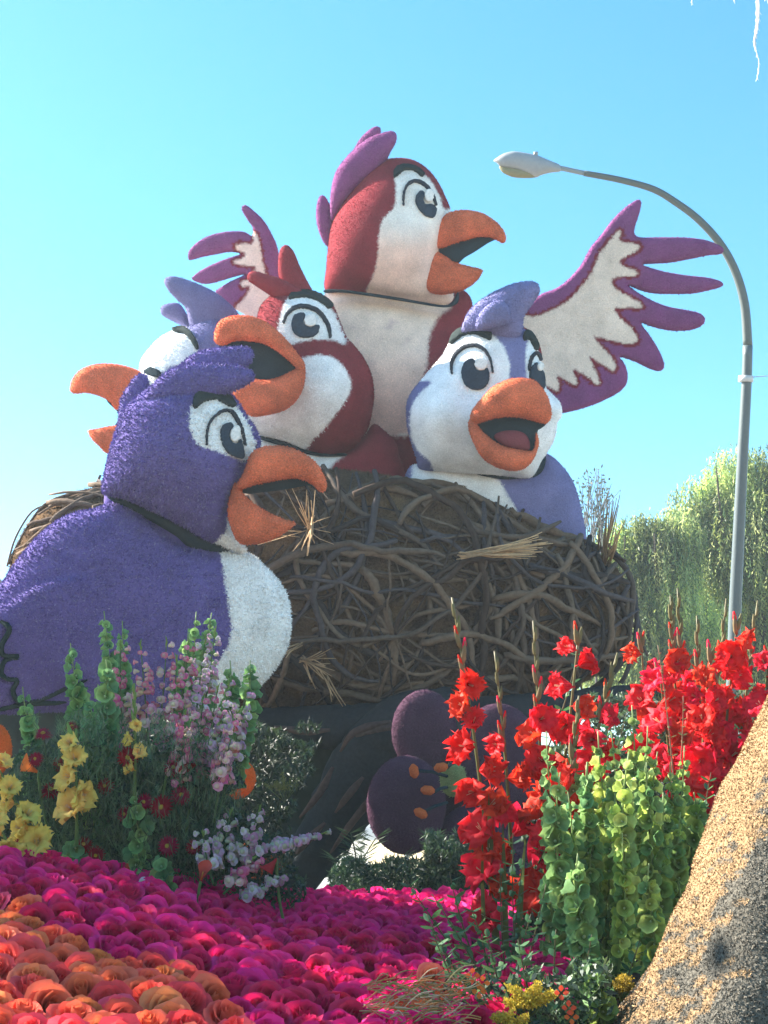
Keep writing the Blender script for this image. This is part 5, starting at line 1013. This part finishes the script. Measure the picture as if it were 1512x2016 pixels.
# foliage masses --------------------------------------------------
def foliage(name, regions, n, L, wd, cols, label, cat='foliage', seed=1, up=.4, m=M_LEAF):
    r = np.random.default_rng(seed); parts = []; A = [np.ptp([p[0] for p in rg[0]])*np.ptp([p[1] for p in rg[0]]) for rg in regions]; tot = sum(A)
    for (poly, d0, d1), a in zip(regions, A):
        Q = cr(poly, True, 4); x0, y0 = Q.min(0); x1, y1 = Q.max(0); k = int(n*a/tot*1.5); x = r.uniform(x0, x1, k); y = r.uniform(y0, y1, k)
        ok = inside(Q, x+(vnoise(x, y, 22, seed)-.5)*70, y+(vnoise(x, y, 22, seed+1)-.5)*90); x, y = x[ok], y[ok]; D = r.uniform(d0, d1, len(x)); p = W(x, y, D)
        d = r.normal(size=p.shape)+np.array([0, -.3, up*2]); d /= np.linalg.norm(d, axis=1)[:, None]
        c = np.array(cols)[r.integers(0, len(cols), len(x))]*(.55+.9*vnoise(x, y, 18, seed+2))[:, None]
        parts.append(leafquads(p-d*L/2, d, L*(.6+.8*r.random(len(x))), wd*(.7+.6*r.random(len(x))), c, r))
    v, f, c = merge(parts); o = world_obj(name, v, f, m, None, c, False); tag(o, label, cat, kind='stuff'); return o
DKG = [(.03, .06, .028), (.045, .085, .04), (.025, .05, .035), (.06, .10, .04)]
foliage('leaf_mass', [([(0,1560),(60,1480),(130,1450),(200,1480),(330,1480),(420,1460),(470,1500),(480,1600),(540,1660),(600,1720),(560,1790),(300,1760),(120,1740),(-60,1720),(-120,1600)], 5.1, 5.9)], 26000, .030, .010, DKG, 'dense dark greenery filling the left flower cluster above the roses', seed=2)
foliage('fern_greenery', [([(60,1480),(150,1400),(260,1440),(420,1440),(470,1500),(460,1640),(300,1740),(80,1720),(0,1600)], 4.95, 5.3)], 7000, .05, .0035, [(.09, .16, .07), (.07, .13, .07), (.12, .18, .09)], 'fine feathery greenery between the dark red asters', seed=8, up=.9)
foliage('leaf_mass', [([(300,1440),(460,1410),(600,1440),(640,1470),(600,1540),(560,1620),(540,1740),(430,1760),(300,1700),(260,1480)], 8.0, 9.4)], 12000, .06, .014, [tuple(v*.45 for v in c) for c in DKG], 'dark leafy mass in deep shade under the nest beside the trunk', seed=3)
foliage('leaf_mass', [([(640,1730),(700,1690),(780,1700),(860,1690),(900,1720),(930,1790),(760,1800),(640,1800)], 6.8, 7.6), ([(850,1660),(960,1640),(1000,1750),(960,1800),(850,1790)], 6.8, 7.4)], 9000, .05, .010, DKG, 'low dark greenery behind the back edge of the rose bed', seed=4)
foliage('leaf_mass', [([(1040,1640),(1080,1460),(1170,1450),(1250,1500),(1330,1590),(1400,1620),(1480,1640),(1490,1680),(1420,1760),(1380,1850),(1300,2060),(900,2080),(960,1900),(1030,1780)], 4.75, 5.6)], 34000, .032, .012, DKG+[(.06, .12, .05)], 'dense dark greenery behind the bells of Ireland and red gladioli', seed=5)
foliage('leaf_mass', [([(720,2050),(790,1975),(880,1950),(960,1930),(1060,1930),(1130,1900),(1200,1900),(1190,1990),(1150,2080),(720,2080)], 3.4, 4.2)], 9000, .030, .012, DKG+[(.10, .18, .07)], 'dark greenery low in front at the foot of the red gladioli', seed=6)
foliage('leaf_mass', [([(1140,1400),(1200,1370),(1330,1380),(1600,1400),(1650,1800),(1380,1800),(1250,1560)], 5.7, 6.4)], 15000, .035, .012, DKG, 'dark greenery behind the back group of red gladioli', seed=7)
# palm fronds in the gap
for k, (b, t_) in enumerate([((700,1760),(690,1640)), ((690,1760),(740,1650)), ((720,1770),(660,1690)), ((760,1780),(790,1690)), ((850,1770),(850,1650)), ((840,1770),(880,1680))]):
    P = path3(b, t_, 7.4+.1*k, (-1)**k*14); parts = []; v, f = tube(P, .004, 4); parts.append((v, f, np.tile((.04, .06, .03), (len(v), 1)))); r = np.random.default_rng(k)
    pp = np.repeat(P[3:], 6, 0); d = RT[None]*r.choice([-1, 1], len(pp))[:, None]+UP*.5+r.normal(size=pp.shape)*.15; d /= np.linalg.norm(d, axis=1)[:, None]; parts.append(leafquads(pp, d, .10, .007, np.tile((.05, .08, .04), (len(pp), 1)), r))
    v, f, c = merge(parts); o = world_obj('palm_frond', v, f, M_LEAF, None, c, False); tag(o, 'thin dark palm frond in the gap below the purple flower, '+['leaning left, tallest','leaning right','shortest and farthest left','under the left purple petal','upright in the right gap','farthest right'][k], 'palm frond', 'palm fronds in the gap')
# goldenrod and dried bits at the foot
def goldenrod(x, y, D, s_, label, n=1500, col=(.50, .38, .04)):
    r = np.random.default_rng(int(x)); t = empty('goldenrod', W(x, y+60, D), label, 'goldenrod', 'goldenrod plumes'); parts = []; stems = []
    for k in range(11):
        a = -math.pi/2+r.uniform(-1.5, 1.5); l = s_*r.uniform(.5, 1.1); q = r.random(n//11)**.7; px = x+np.cos(a)*l*q+r.normal(size=len(q))*s_*.06; py = y+25+np.sin(a)*l*q*.9+r.normal(size=len(q))*s_*.06
        p = W(px, py, D+r.normal(size=len(q))*.02); d = r.normal(size=p.shape); d /= np.linalg.norm(d, axis=1)[:, None]; parts.append(leafquads(p, d, .006, .005, np.array(col)*(.6+.8*r.random((len(q), 1))), r))
        v, f = tube(W([x, x+math.cos(a)*l], [y+50, y+25+math.sin(a)*l*.9], D), .0012, 3); stems.append((v, f))
    v, f, c = merge(parts); o = world_obj('flower_heads', v, f, M_PETAL, t, c, False); o['kind'] = 'stuff'; v, f, _ = merge(stems); world_obj('stem', v, f, M_LEAF, t, np.tile((.12, .16, .05), (len(v), 1)))
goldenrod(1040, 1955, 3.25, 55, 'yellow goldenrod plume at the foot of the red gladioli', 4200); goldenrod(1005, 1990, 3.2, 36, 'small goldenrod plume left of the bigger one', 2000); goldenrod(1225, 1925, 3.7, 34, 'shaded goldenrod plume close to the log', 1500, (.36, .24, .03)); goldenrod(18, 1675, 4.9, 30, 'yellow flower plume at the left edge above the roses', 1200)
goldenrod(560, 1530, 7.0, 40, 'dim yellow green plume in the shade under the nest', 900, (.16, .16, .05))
r = np.random.default_rng(8); parts = []
for k in range(320):
    x = r.uniform(705, 900); y = r.uniform(1935, 2040)-(x-715)*.12; a = r.uniform(-.7, .5); l = r.uniform(20, 70); P = cr([(x, y), (x+math.cos(a)*l*.5, y+math.sin(a)*l*.5-r.uniform(-8, 12)), (x+math.cos(a)*l, y+math.sin(a)*l)], False, 4); D = 3.2+r.uniform(-.1, .2)
    v, f = tube(W(P[:, 0], P[:, 1], D), .0016, 3); c = [(.55, .42, .25), (.6, .3, .12), (.3, .33, .12), (.65, .55, .4)][r.integers(0, 4)]; parts.append((v, f, np.tile(c, (len(v), 1))))
v, f, c = merge(parts); o = world_obj('dried_stems', v, f, M_LEAF, None, c); tag(o, 'tangle of dried straw coloured stems at the bottom beside the pink roses', 'dried stems', kind='stuff')
for x, y, lab, s_ in [(848,1925,'orange rose bud at the right end of the rose bed',.95),(833,1992,'orange rose bud low among dried stems',.9)]:
    o = put('rose', R_OG[2], None, W(x, y, 3.3), quat_z(UP*.7-FW*.7), s_*.7); tag(o, lab, 'rose')
for x, y in ((870,1955),(905,1945),(943,1952),(1105,1955),(1120,1985),(780,1975),(950,1935),(930,1920),(800,1990),(1125,2003)):
    o = put('kalanchoe', SN_PINK[2] if False else build('kalanchoe', [((p[0]*1.0), p[1], np.tile((.65, .12, .03), (len(p[0]), 1))) for p in [grid_petal(3, 3, lambda u, v, kk=kk: ((.003+.012*u)*math.cos(kk*1.57+v*.6*math.sin(math.pi*u*.9+.1)), (.003+.012*u)*math.sin(kk*1.57+v*.6*math.sin(math.pi*u*.9+.1)), .004*u)) for kk in range(4)]], M_PETAL), None, W(x, y, 3.2), quat_z(-FW+UP*random.uniform(0, 1)), 1.1)
    tag(o, 'tiny orange blossom near the bottom goldenrod, '+ORD[sorted([870,905,943,1105,1120,780,950,930,800,1125]).index(x)]+' from the left', 'small flower', 'tiny orange blossoms at the bottom')
for x, y in ((290,1745),(282,1738),(300,1740),(295,1752)):
    o = put('white_blossom', SN_WHT[1], None, W(x, y, 4.75), quat_z(-FW+UP*.4, x), 1.3); tag(o, 'little white blossom on top of the rose bed, '+ORD[sorted([290,282,300,295]).index(x)]+' from the left', 'small flower', 'white blossoms on the rose bed')
